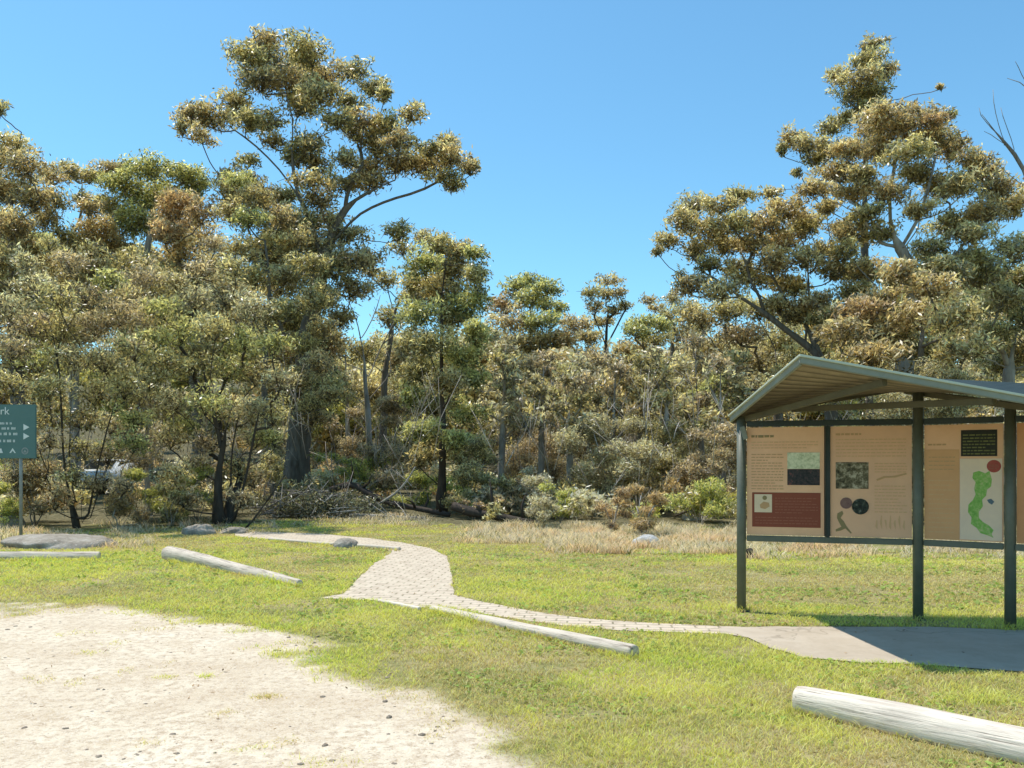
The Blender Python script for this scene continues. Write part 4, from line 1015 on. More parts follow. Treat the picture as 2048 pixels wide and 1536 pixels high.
plant('gum_tree', 'gum with rusty red new leaves on top, between the green-topped and tallest gums', 'tree', 395, 33, polys=[[(395, 900), (385, 700), (375, 540), (370, 450)]],
      clumps=[(372, 402, 42, 24, 'rust'), (345, 425, 36, 28, 'rust'), (402, 430, 34, 30, 'rust'), (365, 455, 48, 30, 'rust'), (330, 470, 34, 30, 'rust'), (410, 480, 40, 32, 'gumrust'), (355, 505, 50, 32, 'gumrust'), (430, 530, 44, 32), (380, 560, 52, 34), (330, 570, 44, 32), (440, 590, 48, 34), (390, 640, 56, 36), (450, 660, 44, 34), (400, 710, 56, 36)],
      rbase=.2, tau=1.5, leaf=(0.193, 0.053), seed=25, group=GB)

# --- nearer small trees at left
SG = 'small bushy trees in front of the tall gums'
plant('wattle_tree', 'bushy small tree on several thin dark stems right of the green sign', 'tree', 155, 21.3,
      polys=[[(140, 1000), (124, 900), (122, 800), (112, 700), (98, 640)], [(150, 1010, .2), (140, 900, .3), (141, 800, .3), (140, 720, .4)], [(178, 1040, -.2), (190, 950, -.2), (215, 860, -.3), (240, 780, -.4)], [(180, 1045, .2), (200, 960, .3), (262, 850, .5), (300, 740, .6)], [(150, 1030), (95, 950), (70, 880), (40, 790)], [(160, 1045, -.3), (165, 970, -.3), (172, 900, -.3), (190, 830, -.3)]],
      clumps=[(50, 530, 40, 30), (140, 528, 44, 30), (225, 560, 40, 28), (100, 488, 30, 24), (180, 500, 30, 22), (20, 620, 50, 34), (70, 580, 48, 34), (120, 600, 50, 34), (170, 585, 50, 34), (60, 650, 55, 36), (120, 660, 50, 36), (190, 650, 54, 36), (240, 630, 50, 36), (20, 700, 55, 38), (80, 720, 55, 38), (150, 720, 50, 36), (210, 720, 55, 38), (270, 700, 50, 38), (30, 770, 55, 36), (100, 780, 50, 36), (190, 790, 50, 36), (250, 780, 50, 36), (300, 760, 42, 36), (60, 840, 44, 30), (220, 850, 40, 30), (270, 840, 44, 32), (160, 840, 36, 28), (310, 680, 40, 34), (100, 880, 34, 26), (90, 940, 34, 34, 'brown'), (110, 1000, 36, 34, 'brown'), (215, 910, 40, 30), (265, 890, 40, 30), (170, 900, 36, 30), (60, 900, 40, 30), (200, 970, 36, 30, 'brown'), (20, 880, 44, 30), (150, 955, 30, 28), (30, 960, 40, 34, 'brown'), (245, 975, 34, 26, 'brown')],
      rbase=.085, tau=.62, leaf=(0.125, 0.032), barkm='bark_dark', seed=31, pal='olive', group=SG, tip=.007, spread=1.2, subs=11)
plant('wattle_tree', 'small olive tree with a twin dark trunk left of the tallest gum trunk', 'tree', 440, 22.4,
      polys=[[(438, 1000), (440, 930), (450, 860), (470, 800), (490, 740)], [(458, 1040, .3), (462, 960, .3), (465, 890, .4), (480, 820, .5)], [(443, 900), (430, 840), (415, 780), (400, 700)], [(470, 1045, -.2), (485, 980, -.2), (500, 900, -.2), (520, 820, -.2)]],
      clumps=[(400, 540, 40, 28), (470, 535, 40, 28), (350, 560, 36, 26), (430, 490, 30, 22), (330, 620, 46, 34, 'green'), (390, 600, 50, 34), (450, 590, 50, 34), (510, 620, 48, 36), (360, 670, 50, 36, 'green'), (430, 660, 52, 36), (490, 680, 52, 36, 'green'), (545, 690, 40, 34, 'green'), (330, 730, 48, 36), (390, 740, 52, 36), (450, 740, 50, 36, 'green'), (510, 750, 52, 36), (560, 760, 36, 32), (350, 800, 46, 34), (410, 810, 46, 34), (500, 820, 46, 32), (545, 830, 40, 32), (370, 860, 40, 30), (440, 830, 36, 26), (510, 880, 40, 28), (340, 880, 36, 28), (550, 880, 34, 26), (400, 930, 40, 30, 'brown'), (350, 950, 36, 30), (480, 940, 40, 30), (510, 960, 34, 28, 'brown'), (420, 890, 40, 28), (370, 1000, 34, 28, 'brown'), (480, 1000, 30, 26, 'brown')],
      rbase=.11, tau=.66, leaf=(0.131, 0.033), barkm='bark_dark', seed=32, pal='olive', group=SG, tip=.007, spread=1.2, subs=11)
plant('wattle_tree', 'thin pale-stemmed tree between the two dark-stemmed small trees', 'tree', 300, 25,
      polys=[[(296, 980), (290, 880), (300, 780), (310, 680)], [(296, 980), (260, 880), (230, 800)]],
      clumps=[(290, 560, 50, 34), (240, 590, 50, 34), (340, 580, 46, 32), (200, 640, 46, 34), (290, 640, 52, 36), (350, 660, 46, 34), (250, 700, 50, 36), (310, 720, 50, 36), (230, 760, 46, 34), (290, 800, 50, 34), (340, 820, 44, 34), (250, 850, 44, 32), (310, 880, 46, 32, 'brown'), (270, 920, 42, 30, 'brown')],
      rbase=.08, tau=.8, leaf=(0.137, 0.035), barkm='bark_twig', seed=33, pal='olive', group=SG, tip=.007, spread=1.2)

# --- slim dark-trunked tree in the middle
plant('slim_tree', 'slim upright tree with a straight dark trunk in the middle', 'tree', 884, 26.5,
      polys=[[(884, 940), (886, 850), (884, 750), (884, 650), (888, 560), (895, 500)]],
      clumps=[(880, 492, 42, 26), (918, 505, 40, 28), (950, 508, 28, 20), (850, 530, 42, 32), (905, 545, 54, 34), (955, 560, 30, 38), (830, 575, 36, 30), (880, 590, 56, 34), (940, 610, 40, 40), (840, 630, 46, 34), (905, 645, 50, 34), (950, 670, 32, 34), (860, 690, 50, 34), (820, 690, 30, 26), (925, 715, 46, 34), (845, 745, 46, 32), (900, 765, 46, 30), (950, 760, 30, 28), (820, 800, 36, 30), (870, 810, 46, 30), (930, 830, 40, 30), (850, 860, 42, 28), (910, 880, 40, 26), (840, 920, 34, 24)],
      rbase=.125, tau=1.75, leaf=(0.154, 0.042), barkm='bark_dark', seed=41, pal='green', group=GB, tip=.008, spread=.9)
# side tree left of it with sky-blue gap
plant('gum_tree', 'loose-crowned gum filling the gap behind the slim dark-trunked tree', 'tree', 770, 38, polys=[[(765, 900), (770, 750), (790, 620), (830, 540)]],
      clumps=[(850, 478, 30, 20), (805, 500, 30, 18, 'olive'), (775, 560, 30, 22), (740, 545, 26, 14), (835, 600, 36, 30), (780, 640, 40, 28), (730, 700, 40, 30), (790, 720, 46, 34), (740, 780, 46, 34), (800, 810, 44, 32)],
      rbase=.18, tau=1.2, leaf=(0.204, 0.053), seed=42, group=GB)
# dead white branching tree
plant('dead_tree', 'bare grey-white dead tree with many branches behind the brown bushes', 'dead tree', 745, 34,
      polys=[[(740, 900), (735, 800), (728, 720), (718, 650), (695, 600)], [(728, 720), (705, 690), (680, 670)], [(735, 760), (765, 690), (790, 640)], [(722, 680), (745, 640), (760, 590)], [(738, 800), (790, 740), (770, 690)], [(765, 690), (800, 660), (805, 620)], [(730, 740), (690, 730), (665, 700)], [(738, 820), (700, 780), (670, 770)]],
      rbase=.12, barkm='bark_pale', seed=43, tip=.02)

# --- background trees in the middle
BG = 'gums on the rise at the back of the clearing'
plant('gum_tree', 'green round-crowned gum on the skyline just right of the slim tree', 'tree', 1060, 48, polys=[[(1060, 900), (1060, 750), (1062, 650)]],
      clumps=[(1065, 562, 36, 18, 'green'), (1100, 575, 30, 20, 'green'), (1030, 575, 28, 18, 'green'), (1012, 612, 36, 26, 'rust'), (1060, 600, 46, 26, 'green'), (1105, 612, 26, 24, 'green'), (1085, 645, 40, 26, 'green'), (1030, 650, 44, 28, 'gumrust'), (1060, 690, 50, 30), (1000, 690, 36, 30), (1100, 690, 36, 28), (1050, 740, 54, 30), (1000, 750, 40, 30)],
      rbase=.24, tau=1.5, leaf=(0.250, 0.070), seed=51, group=BG)
plant('gum_tree', 'small airy gum standing alone on the skyline in the centre gap', 'tree', 1212, 52, polys=[[(1212, 900), (1210, 760), (1212, 680), (1216, 620)], [(1212, 690), (1240, 640), (1252, 615)], [(1211, 690), (1190, 640), (1180, 610)]],
      clumps=[(1210, 562, 30, 14), (1182, 590, 22, 18), (1212, 590, 26, 16), (1240, 585, 16, 14), (1252, 612, 20, 13), (1190, 615, 22, 14), (1225, 622, 24, 14), (1205, 645, 30, 14)],
      rbase=.17, tau=1.0, leaf=(0.250, 0.070), seed=52, group=BG, barkm='bark_dark')
plant('gum_tree', 'rust-topped gum left of the airy skyline gum', 'tree', 1150, 47, polys=[[(1150, 900), (1150, 760)]],
      clumps=[(1150, 650, 36, 18, 'gumrust'), (1128, 680, 34, 22, 'gumrust'), (1175, 675, 30, 22), (1150, 715, 50, 28), (1110, 735, 40, 30, 'green'), (1185, 730, 40, 28, 'gumrust'), (1140, 780, 54, 32), (1190, 790, 44, 32)],
      rbase=.18, tau=1.5, leaf=(0.238, 0.066), seed=53, group=BG, barkm='bark_pale')
plant('gum_tree', 'dark green flat-topped gum right of the airy skyline gum', 'tree', 1295, 46, polys=[[(1300, 900), (1295, 760), (1290, 700)]],
      clumps=[(1290, 645, 40, 16, 'green'), (1325, 650, 26, 16, 'green'), (1270, 665, 34, 18, 'green'), (1310, 680, 40, 22, 'olive'), (1260, 705, 36, 26, 'gumrust'), (1300, 725, 46, 28), (1245, 750, 40, 30, 'gumrust'), (1320, 765, 40, 30), (1275, 790, 50, 32)],
      rbase=.2, tau=1.5, leaf=(0.238, 0.066), seed=54, group=BG)
plant('gum_tree', 'thin blue-grey gum low on the skyline left of the leaning gum', 'tree', 1340, 54, polys=[[(1345, 900), (1345, 700), (1345, 640)]],
      clumps=[(1298, 602, 20, 10), (1310, 618, 22, 10), (1350, 600, 26, 18), (1340, 630, 30, 18), (1375, 620, 26, 22), (1355, 665, 36, 26), (1390, 670, 36, 28), (1365, 720, 44, 30)],
      rbase=.16, tau=1.0, leaf=(0.250, 0.070), seed=55, group=BG)

# --- right-hand gums behind the shelter
plant('gum_tree', 'large gum with wide domed rusty crown directly behind the shelter', 'tree', 1790, 28,
      polys=[[(1792, 850), (1806, 760), (1814, 680), (1828, 600), (1814, 515), (1787, 480), (1775, 400), (1790, 330)], [(1826, 610), (1852, 552), (1885, 525), (1916, 508), (1950, 450)], [(1800, 500), (1840, 440), (1860, 370), (1870, 320)], [(1787, 480), (1740, 440), (1700, 400)], [(1815, 680), (1770, 600), (1720, 540), (1690, 500)]],
      clumps=[(1769, 229, 52, 20, 'gumrust'), (1837, 229, 48, 18, 'gumrust'), (1805, 252, 70, 26, 'gumrust'), (1737, 258, 44, 26, 'gumrust'), (1873, 242, 30, 16, 'rust'), (1901, 231, 14, 13), (1860, 279, 54, 30, 'gumrust'), (1700, 300, 40, 26, 'gumrust'), (1755, 302, 54, 30, 'gumrust'), (1814, 306, 54, 30), (1901, 297, 42, 26, 'gumrust'), (1942, 324, 42, 24, 'gumrust'), (1974, 352, 38, 26, 'gumrust'), (1677, 348, 46, 26, 'gumrust'), (1641, 376, 40, 24, 'gumrust'), (1723, 350, 42, 26), (1769, 386, 46, 26), (1928, 372, 46, 26), (1997, 378, 42, 28, 'gumrust'), (1883, 376, 42, 26), (1974, 425, 46, 30), (2030, 416, 38, 32), (1700, 388, 42, 24, 'gumrust'), (1830, 350, 44, 26), (1860, 540, 46, 26), (1930, 520, 44, 26), (1960, 560, 40, 24), (1790, 560, 44, 26, 'olive'), (1720, 545, 44, 24), (1905, 450, 52, 28), (1840, 420, 40, 22), (1951, 470, 46, 28), (1730, 430, 40, 22, 'olive'), (1860, 500, 40, 24), (1700, 470, 44, 26), (1760, 470, 40, 22, 'olive')],
      rbase=.30, tau=2.0, leaf=(0.181, 0.048), seed=61, group=GB, barkm='bark_pale', tip=.011, subs=10)
plant('gum_tree', 'tall narrow gum whose top pokes out above the domed crown', 'tree', 1735, 33, polys=[[(1740, 850), (1735, 650), (1728, 450), (1730, 300), (1735, 220)], [(1728, 420), (1660, 360), (1610, 310)], [(1728, 460), (1670, 430), (1625, 400), (1600, 350)]],
      clumps=[(1746, 92, 24, 16), (1728, 122, 40, 22), (1677, 155, 26, 20), (1769, 147, 26, 22), (1722, 160, 44, 22), (1698, 190, 38, 22, 'olive'), (1750, 192, 36, 22, 'olive'), (1726, 218, 32, 14, 'olive'), (1586, 279, 32, 20), (1563, 300, 14, 18), (1618, 290, 36, 22), (1668, 256, 32, 18, 'olive'), (1632, 320, 28, 18), (1596, 345, 12, 12), (1660, 300, 30, 20, 'olive'), (1690, 235, 26, 14), (1880, 175, 8, 6)],
      rbase=.15, tau=2.0, leaf=(0.193, 0.051), seed=62, group=GB, barkm='bark_grey', tip=.012)
plant('gum_tree', 'gum leaning left with a long dark limb left of the shelter roof', 'tree', 1670, 29, polys=[[(1665, 850), (1650, 740), (1636, 705), (1580, 665), (1527, 625), (1481, 596), (1445, 566), (1395, 538)], [(1640, 715), (1610, 640), (1570, 600), (1540, 540)], [(1610, 690), (1620, 600), (1615, 520)], [(1527, 625), (1500, 560), (1480, 500)]],
      clumps=[(1390, 411, 42, 22), (1481, 393, 40, 19, 'olive'), (1440, 414, 42, 22), (1368, 446, 42, 25), (1336, 482, 28, 22), (1319, 503, 13, 13), (1418, 459, 50, 28), (1472, 446, 42, 26, 'olive'), (1545, 388, 22, 12), (1573, 418, 46, 26, 'gumrust'), (1527, 446, 46, 28, 'gumrust'), (1600, 446, 46, 28, 'gumrust'), (1504, 490, 50, 28, 'gumrust'), (1450, 492, 46, 26), (1573, 484, 50, 28), (1623, 450, 34, 28), (1385, 500, 40, 22), (1420, 530, 36, 18, 'olive'), (1540, 530, 50, 26), (1610, 520, 40, 26), (1381, 573, 44, 26), (1450, 580, 44, 24), (1504, 564, 46, 22, 'olive'), (1660, 545, 46, 28), (1590, 580, 44, 24, 'olive'), (1640, 600, 40, 24), (1690, 510, 40, 24), (1700, 580, 44, 26), (1660, 640, 46, 26, 'olive'), (1745, 545, 40, 26), (1640, 500, 36, 22), (1760, 610, 46, 26), (1600, 630, 40, 24), (1560, 610, 40, 22), (1690, 455, 34, 20), (1655, 415, 30, 18), (1480, 540, 40, 22), (1560, 570, 36, 20)],
      rbase=.22, tau=1.7, leaf=(0.181, 0.048), seed=63, group=GB, barkm='bark_grey', tip=.011)
plant('gum_tree', 'shadowy brown gum low behind the shelter roof', 'tree', 1830, 25, polys=[[(1835, 880), (1840, 760), (1845, 660)]],
      clumps=[(1723, 621, 60, 32, 'rust'), (1690, 660, 54, 34, 'gumrust'), (1791, 670, 70, 36, 'gumrust'), (1760, 600, 50, 28, 'gumrust'), (1860, 575, 54, 32), (1837, 630, 60, 34, 'gumrust'), (1900, 640, 54, 34), (1740, 710, 70, 30, 'gumrust'), (1850, 700, 70, 34), (1680, 740, 50, 28), (1928, 700, 54, 32), (1800, 550, 44, 26), (1900, 540, 46, 28), (1780, 760, 60, 30, 'brown'), (1870, 770, 60, 30)],
      rbase=.2, tau=1.6, leaf=(0.193, 0.053), seed=64, group=GB)
plant('gum_tree', 'olive gum with pale forked limbs at the right edge above the roof', 'tree', 2020, 29, polys=[[(2020, 860), (2015, 740), (2030, 660), (2060, 600)], [(2018, 740), (1985, 680), (1975, 600)], [(2025, 680), (2010, 560), (1985, 480)]],
      clumps=[(1974, 539, 54, 32, 'olive'), (2030, 500, 46, 34), (2040, 560, 46, 34, 'olive'), (1997, 600, 54, 34), (2050, 640, 46, 34, 'olive'), (1960, 610, 46, 30), (1990, 670, 54, 34, 'olive'), (2050, 710, 46, 34), (1960, 690, 44, 30), (2000, 730, 50, 26, 'olive'), (2090, 580, 46, 38), (2090, 480, 50, 40), (2110, 680, 50, 40)],
      rbase=.2, tau=1.5, leaf=(0.181, 0.048), seed=65, group=GB, barkm='bark_pale')
plant('dead_tree', 'bare dead tree reaching into the sky at the top right edge', 'dead tree', 2150, 26,
      polys=[[(2140, 850), (2125, 650), (2095, 480), (2062, 372), (2030, 305), (1992, 262), (1962, 228)], [(1992, 262), (1972, 245), (1958, 215)], [(2005, 275), (1992, 225), (1986, 178)], [(2020, 295), (1995, 280), (1968, 262)], [(2030, 305), (2012, 250), (2002, 215)], [(2095, 480), (2090, 330), (2080, 230), (2062, 180), (2015, 155)], [(2062, 180), (2045, 150), (2032, 122)], [(2062, 372), (2030, 360), (1996, 330), (1985, 300)], [(2080, 230), (2060, 150), (2052, 105)], [(2125, 650), (2180, 480), (2190, 330)]],
      rbase=.15, barkm='bark_dead', seed=66, tip=.012)
plant('gum_tree', 'dark gum between the shelter roof and the leaning limb', 'tree', 1560, 36, polys=[[(1560, 880), (1555, 760), (1550, 700)]],
      clumps=[(1450, 625, 50, 30), (1404, 640, 44, 28), (1518, 620, 50, 30, 'olive'), (1480, 670, 54, 32, 'brown'), (1560, 680, 54, 30, 'olive'), (1420, 700, 50, 32), (1520, 720, 54, 32), (1600, 710, 40, 26, 'olive'), (1460, 750, 50, 32, 'brown'), (1550, 770, 46, 30)],
      rbase=.2, tau=1.5, leaf=(0.204, 0.055), seed=67, group=GB)

SL = [(1012, 28, 655, 52, 'grey'), (1088, 29, 690, 56, 'brown'), (1135, 27, 720, 60, 'olive'), (1182, 30, 700, 54, 'grey'), (1232, 28.5, 690, 62, 'brown'), (1282, 30, 700, 54, 'gum'), (1335, 28, 680, 60, 'grey'), (1392, 30, 660, 60, 'brown'), (1440, 27, 690, 64, 'olive'), (690, 40, 640, 50, 'grey')]
ORD = ['first', 'second', 'third', 'fourth', 'fifth', 'sixth', 'seventh', 'eighth', 'ninth']
for i, (px, Y, top, wd, pl) in enumerate(SL):
    rs = np.random.default_rng(300+i); cl = []
    for k in range(11):
        t = k/10; cl.append((px+rs.normal(0, wd*.42), top+26+t*(860-top)*.8, wd*rs.uniform(.35, .6), wd*rs.uniform(.28, .42)))
    lean = rs.uniform(-18, 18)
    lab = ORD[i]+' slender pale-stemmed gum in the thicket, counting from the slim dark-trunked tree' if i < 9 else 'slender pale-stemmed gum between the tallest gum and the slim dark-trunked tree'
    plant('slender_gum', lab, 'tree', px+lean, Y, polys=[[(px+lean*.6, 880), (px+lean*.2, 780), (px, top+30)], [(px+lean*.3, 820), (px+rs.choice([-1, 1])*wd*.5, 740), (px+rs.choice([-1, 1])*wd*.6, top+60)]],
          clumps=cl, pal=pl, rbase=.11, tau=.6, leaf=(.19, .06), barkm='bark_pale', seed=310+i, group='slender gums in the thicket', tip=.010)

# =================================================================== SHRUBS
def shrub(label, px, Y, w, h, pal, seed, n=9, leaf=(0.114, 0.028), tau=1.0, barkm='bark_twig', stems=6, rb=.018, name='shrub', low=.15, group='bushes along the edge of the clearing', droop=.3, cat='shrub', subs=9, squash=.75):
    rg = np.random.default_rng(seed); cl = auto_clumps(rg, px, Y, w, h, n, low, squash)
    x0 = (px-1024)/F*Y; z0 = float(gh(x0, Y)); polys = []
    rng = np.random.default_rng(seed)
    base = np.array([x0, Y, z0-.05]); root = empty(name, base, label, cat, group)
    wp = []
    for i in range(stems):
        a = 2*math.pi*i/stems+rg.uniform(-.4, .4); k = w*.28*rg.uniform(.5, 1.2)
        wp.append([base+np.array([math.cos(a)*.05, math.sin(a)*.05, 0.0]), base+np.array([math.cos(a)*k*.4, math.sin(a)*k*.4, h*.3]), base+np.array([math.cos(a)*k, math.sin(a)*k, h*.62])])
    (V, FQ, FT), (LP, LC) = grow(base, wp, cl, rng, Y, rb, pal, tau, leaf, .006, 1, subs)
    mesh_np('stems', V, [FQ, FT], M[barkm], root, smooth=True, loc=base)
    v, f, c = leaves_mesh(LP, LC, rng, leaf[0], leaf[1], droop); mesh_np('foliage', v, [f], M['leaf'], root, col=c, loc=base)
    return root

# px, Y, width m, height m, palette ...
shrub('yellow-green bush right of the thin stems, below the pale-stemmed tree', 285, 22.0, 1.5, 1.5, 'bright', 71, 10, leaf=(0.103, 0.019), barkm='bark_twig')
shrub('bright green bush left of the twin dark trunk', 392, 22.8, 1.3, 1.6, 'bright', 72, 9, leaf=(0.103, 0.019))
shrub('low straw-coloured bush at the foot of the thin stems', 235, 21.4, 1.7, .9, 'dry', 73, 8, leaf=(0.114, 0.019))
shrub('brown twiggy bush behind the sign pole', 70, 22.2, 1.9, 1.6, 'brown', 74, 9)
shrub('green low bush at the left edge under the sign', -20, 21.0, 1.4, 1.3, 'bright', 75, 8, leaf=(0.103, 0.021))
shrub('brown-green bush left of the twin trunk foot', 340, 21.6, 1.3, 1.1, 'olive', 76, 8)
shrub('bright green bush right of the thick grey trunk', 655, 31, 1.5, 2.3, 'bright', 77, 10, leaf=(0.125, 0.031))
shrub('yellow-green round bush behind the arched fallen branch', 735, 30, 2.2, 2.0, 'bright', 78, 12, leaf=(0.125, 0.028))
shrub('green tuft beside the pale fallen stick', 820, 28.0, 1.6, 1.3, 'bright', 79, 8, leaf=(0.125, 0.025))
shrub('bushy olive shrub between the twin trunk and grey trunk', 520, 26, 1.8, 2.0, 'olive', 80, 10)
shrub('tall brown bush left of the straight dark trunk', 775, 29.5, 2.6, 4.2, 'brown', 81, 16, tau=.9)
shrub('olive bush right of the straight dark trunk', 945, 25.5, 2.2, 2.5, 'olive', 82, 12)
shrub('small orange-leaved bush right of the straight dark trunk foot', 945, 24.0, .9, .7, 'rust', 83, 6, leaf=(0.103, 0.026))
shrub('dark bush behind the dark fallen log', 985, 25.2, 1.6, 1.5, 'olive', 84, 9)
shrub('tall rusty bush right of the slim tree', 1030, 30, 2.0, 4.2, 'rust', 85, 12, tau=.8)
shrub('broad purple-brown bush in the middle of the thicket', 1105, 31, 3.6, 4.9, 'brown', 86, 18, tau=.9)
shrub('pale grey twiggy bush low in the middle of the thicket', 1075, 24.5, 1.9, 2.0, 'pale', 87, 9, tau=.6, stems=9)
shrub('green-yellow bush at the bottom of the thicket', 1120, 22.8, 1.5, 1.2, 'bright', 88, 8, leaf=(0.114, 0.026))
shrub('large light olive bush in the centre right of the thicket', 1215, 26, 3.2, 3.5, 'grey', 89, 18, tau=1.0)
shrub('olive bush with pale twigs behind the red-brown bush', 1310, 27, 3.0, 3.6, 'olive', 90, 16, tau=1.0)
shrub('rusty brown bush tall beside the shelter end post', 1425, 25, 2.4, 3.0, 'brown', 91, 14, tau=1.0)
shrub('red-brown low bush at the lawn edge', 1225, 19.6, 1.1, 1.25, 'rust', 92, 8, leaf=(0.137, 0.018), droop=-.6)
shrub('orange-green rounded bush at the lawn edge', 1285, 19.0, 1.2, 1.2, 'dry', 93, 9, leaf=(0.147, 0.018), droop=-.6)
shrub('low green bush left of the shelter end post', 1400, 22.2, 2.2, 1.2, 'bright', 94, 9, leaf=(0.114, 0.026))
shrub('pale dry bush at the thicket foot right of the dark log', 1085, 21.5, 1.3, .9, 'pale', 95, 7, leaf=(0.125, 0.019))
shrub('grey-brown tall bush above the red-brown bush', 1160, 35, 3.6, 5.2, 'brown', 96, 14, tau=.9)
shrub('brown-grey bush far right of the thicket', 1380, 32, 3.6, 5.2, 'grey', 97, 16, tau=.9)
shrub('greenish bush seen under the first panel', 1560, 20.5, 2.6, 1.5, 'olive', 98, 10)
shrub('olive bush seen under the second panel', 1730, 20, 2.8, 1.7, 'olive', 99, 10)
shrub('green bush seen behind the third post', 1930, 20, 3.0, 2.2, 'olive', 100, 10)
shrub('leafy bush glimpsed between roof and first panel', 1610, 24, 3.4, 4.4, 'olive', 101, 14)
shrub('dense bush glimpsed between roof and third panel', 1890, 24, 4.0, 4.6, 'grey', 102, 16)
shrub('brown bush right of the tallest gum trunk', 690, 36, 2.6, 4.6, 'brown', 103, 14, tau=.9)
shrub('tangled grey bush left of the tallest gum trunk', 545, 30, 2.0, 3.2, 'grey', 104, 12, tau=.9)

# grey brush heap under the tall gum
rg = np.random.default_rng(77)
base = np.array([(625-1024)/F*24.5, 24.5, gh((625-1024)/F*24.5, 24.5)])
V = []; Q = []; T = []; off = 0
for k in range(150):
    t = rg.uniform(-1, 1); s = base+np.array([t*1.35, rg.normal(0, .35), rg.uniform(0, .85)*(1-t*t*.7)]); d = rg.normal(0, 1, 3)*np.array([1, .7, .42]); d /= np.linalg.norm(d); L_k = rg.uniform(.35, 1.0)
    p = np.array([s-d*L_k*.5, s+rg.normal(0, .05, 3), s+d*L_k*.5]); p[:, 2] = np.maximum(p[:, 2], base[2]+.02)
    off = tube_rings(p, np.array([.018, .015, .007])*rg.uniform(.6, 1.4), 4, V, Q, T, off)
pp = base+rg.normal(0, 1, (8000, 3))*np.array([.85, .30, .20])+np.array([.05, 0, .30]); pp = pp[pp[:, 2] > base[2]+.03]
v, f, c = leaves_mesh(pp, leaf_cols('grey', len(pp), rg, np.full(len(pp), .22))*np.array([.50, .56, .58]), rg, .11, .03)
root = empty('brush_heap', base, 'heap of grey cut branches in front of the thick grey trunk', 'brush heap')
mesh_np('branches', np.concatenate(V), [np.concatenate(Q), np.concatenate(T)], M['bark_dead'], root, loc=base); mesh_np('withered_leaves', v, [f], M['leaf'], root, col=c, loc=base)

def GP(px, py, Y): return np.array(W(px, py, Y))
stick('fallen_branch', [GP(600, 1010, 26.5), GP(650, 985, 26.2), GP(700, 966, 26), GP(735, 985, 25.6), GP(765, 1003, 25.2), GP(830, 1016, 24.8), GP(900, 1030, 24.5)], .12, .07, 'dark arched fallen branch to the right of the thick grey trunk', 'bark_dark', seed=1, twigs=5)
stick('fallen_branch', [GP(758, 1008, 25.2), GP(790, 990, 25.0), GP(815, 962, 24.8), GP(830, 934, 24.6)], .045, .018, 'pale bare stick poking up from the arched fallen branch', 'bark_pale', seed=2)
stick('fallen_branch', [GP(905, 1012, 24), GP(960, 1028, 23.6), GP(1005, 1034, 23.4), GP(1065, 1046, 23)], .13, .09, 'dark fallen log at the lawn edge right of the straight trunk', 'bark_dark', seed=3, twigs=3, cat='fallen log')
stick('fallen_branch', [GP(492, 1058, 21.2), GP(520, 1022, 21.2), GP(545, 985, 21.3), GP(570, 950, 21.4)], .030, .016, 'thin dark stick leaning beside the brush heap', 'bark_dark', seed=4, twigs=2)
stick('fallen_branch', [GP(700, 1030, 24.2), GP(780, 1032, 24), GP(850, 1036, 23.8)], .05, .03, 'thin grey branch lying along the grass right of the brush heap', 'bark_dead', seed=5, twigs=4)
stick('fallen_branch', [GP(520, 905, 30), GP(560, 872, 29.8), GP(600, 845, 29.6)], .035, .015, 'pale bare branch slanting across the thick grey trunk', 'bark_pale', seed=6, twigs=2)
stick('fallen_branch', [GP(1350, 1032, 23), GP(1385, 1018, 22.8), GP(1420, 1004, 22.6)], .03, .014, 'dark stick above the small white rock', 'bark_dark', seed=7, twigs=2)

# =================================================================== MASSES
def mass(name, label, cat, pts, rng, leaf, tau, mats=('leaf',), droop=.4):
    """pts: list of (centre, rx, rz, pal)"""
    LP = []; LC = []
    for (c, rx, rz, pal) in pts:
        ns = 12; area = np.pi*rx*rz
        for j in range(ns):
            v = rng.normal(0, 1, 3); v /= np.linalg.norm(v); v[2] = abs(v[2]) if v[2] < -.3 else v[2]
            q = c+v*np.array([rx, rx, rz])*rng.uniform(.4, 1); n = int(1.35*tau*area/(leaf[0]*leaf[1]*.3)/ns)+3
            p = q+rng.normal(0, 1, (n, 3))*np.array([rx, rx, rz])*.17
            b = .40+.42*(p[:, 2]-c[2])/rz+rng.normal(0, .15); LP.append(p); LC.append(leaf_cols(pal, n, rng, b))  # leaf colour painted darker low and lighter high, as shade and light
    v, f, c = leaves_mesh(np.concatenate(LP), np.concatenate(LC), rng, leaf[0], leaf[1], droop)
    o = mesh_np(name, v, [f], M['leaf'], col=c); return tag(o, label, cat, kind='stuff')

rg = np.random.default_rng(91); pts = []
def top_line(px): return np.interp(px, [-500, 0, 200, 450, 560, 700, 850, 980, 1150, 1280, 1400, 1600, 2048, 2600], [430, 450, 520, 560, 640, 700, 700, 700, 730, 730, 700, 650, 560, 500])
for k in range(900):
    px = rg.uniform(-500, 2600); Y = rg.uniform(42, 72); x = (px-1024)/F*Y; g = float(gh(x, Y))
    top = CAMZ-(top_line(px)-HZ)/F*Y
    z = g+(top-g)*rg.uniform(.12, 1.0)
    r = rg.uniform(1.1, 2.1); pts.append((np.array([x, Y, z]), r, r*.75, rg.choice(['gum', 'gumrust', 'olive', 'grey', 'green', 'grey', 'olive', 'pale'])))
mass('forest', 'hazy mass of mixed gum trees filling the slope behind the clearing', 'forest', pts, rg, (.34, .14), 1.25)

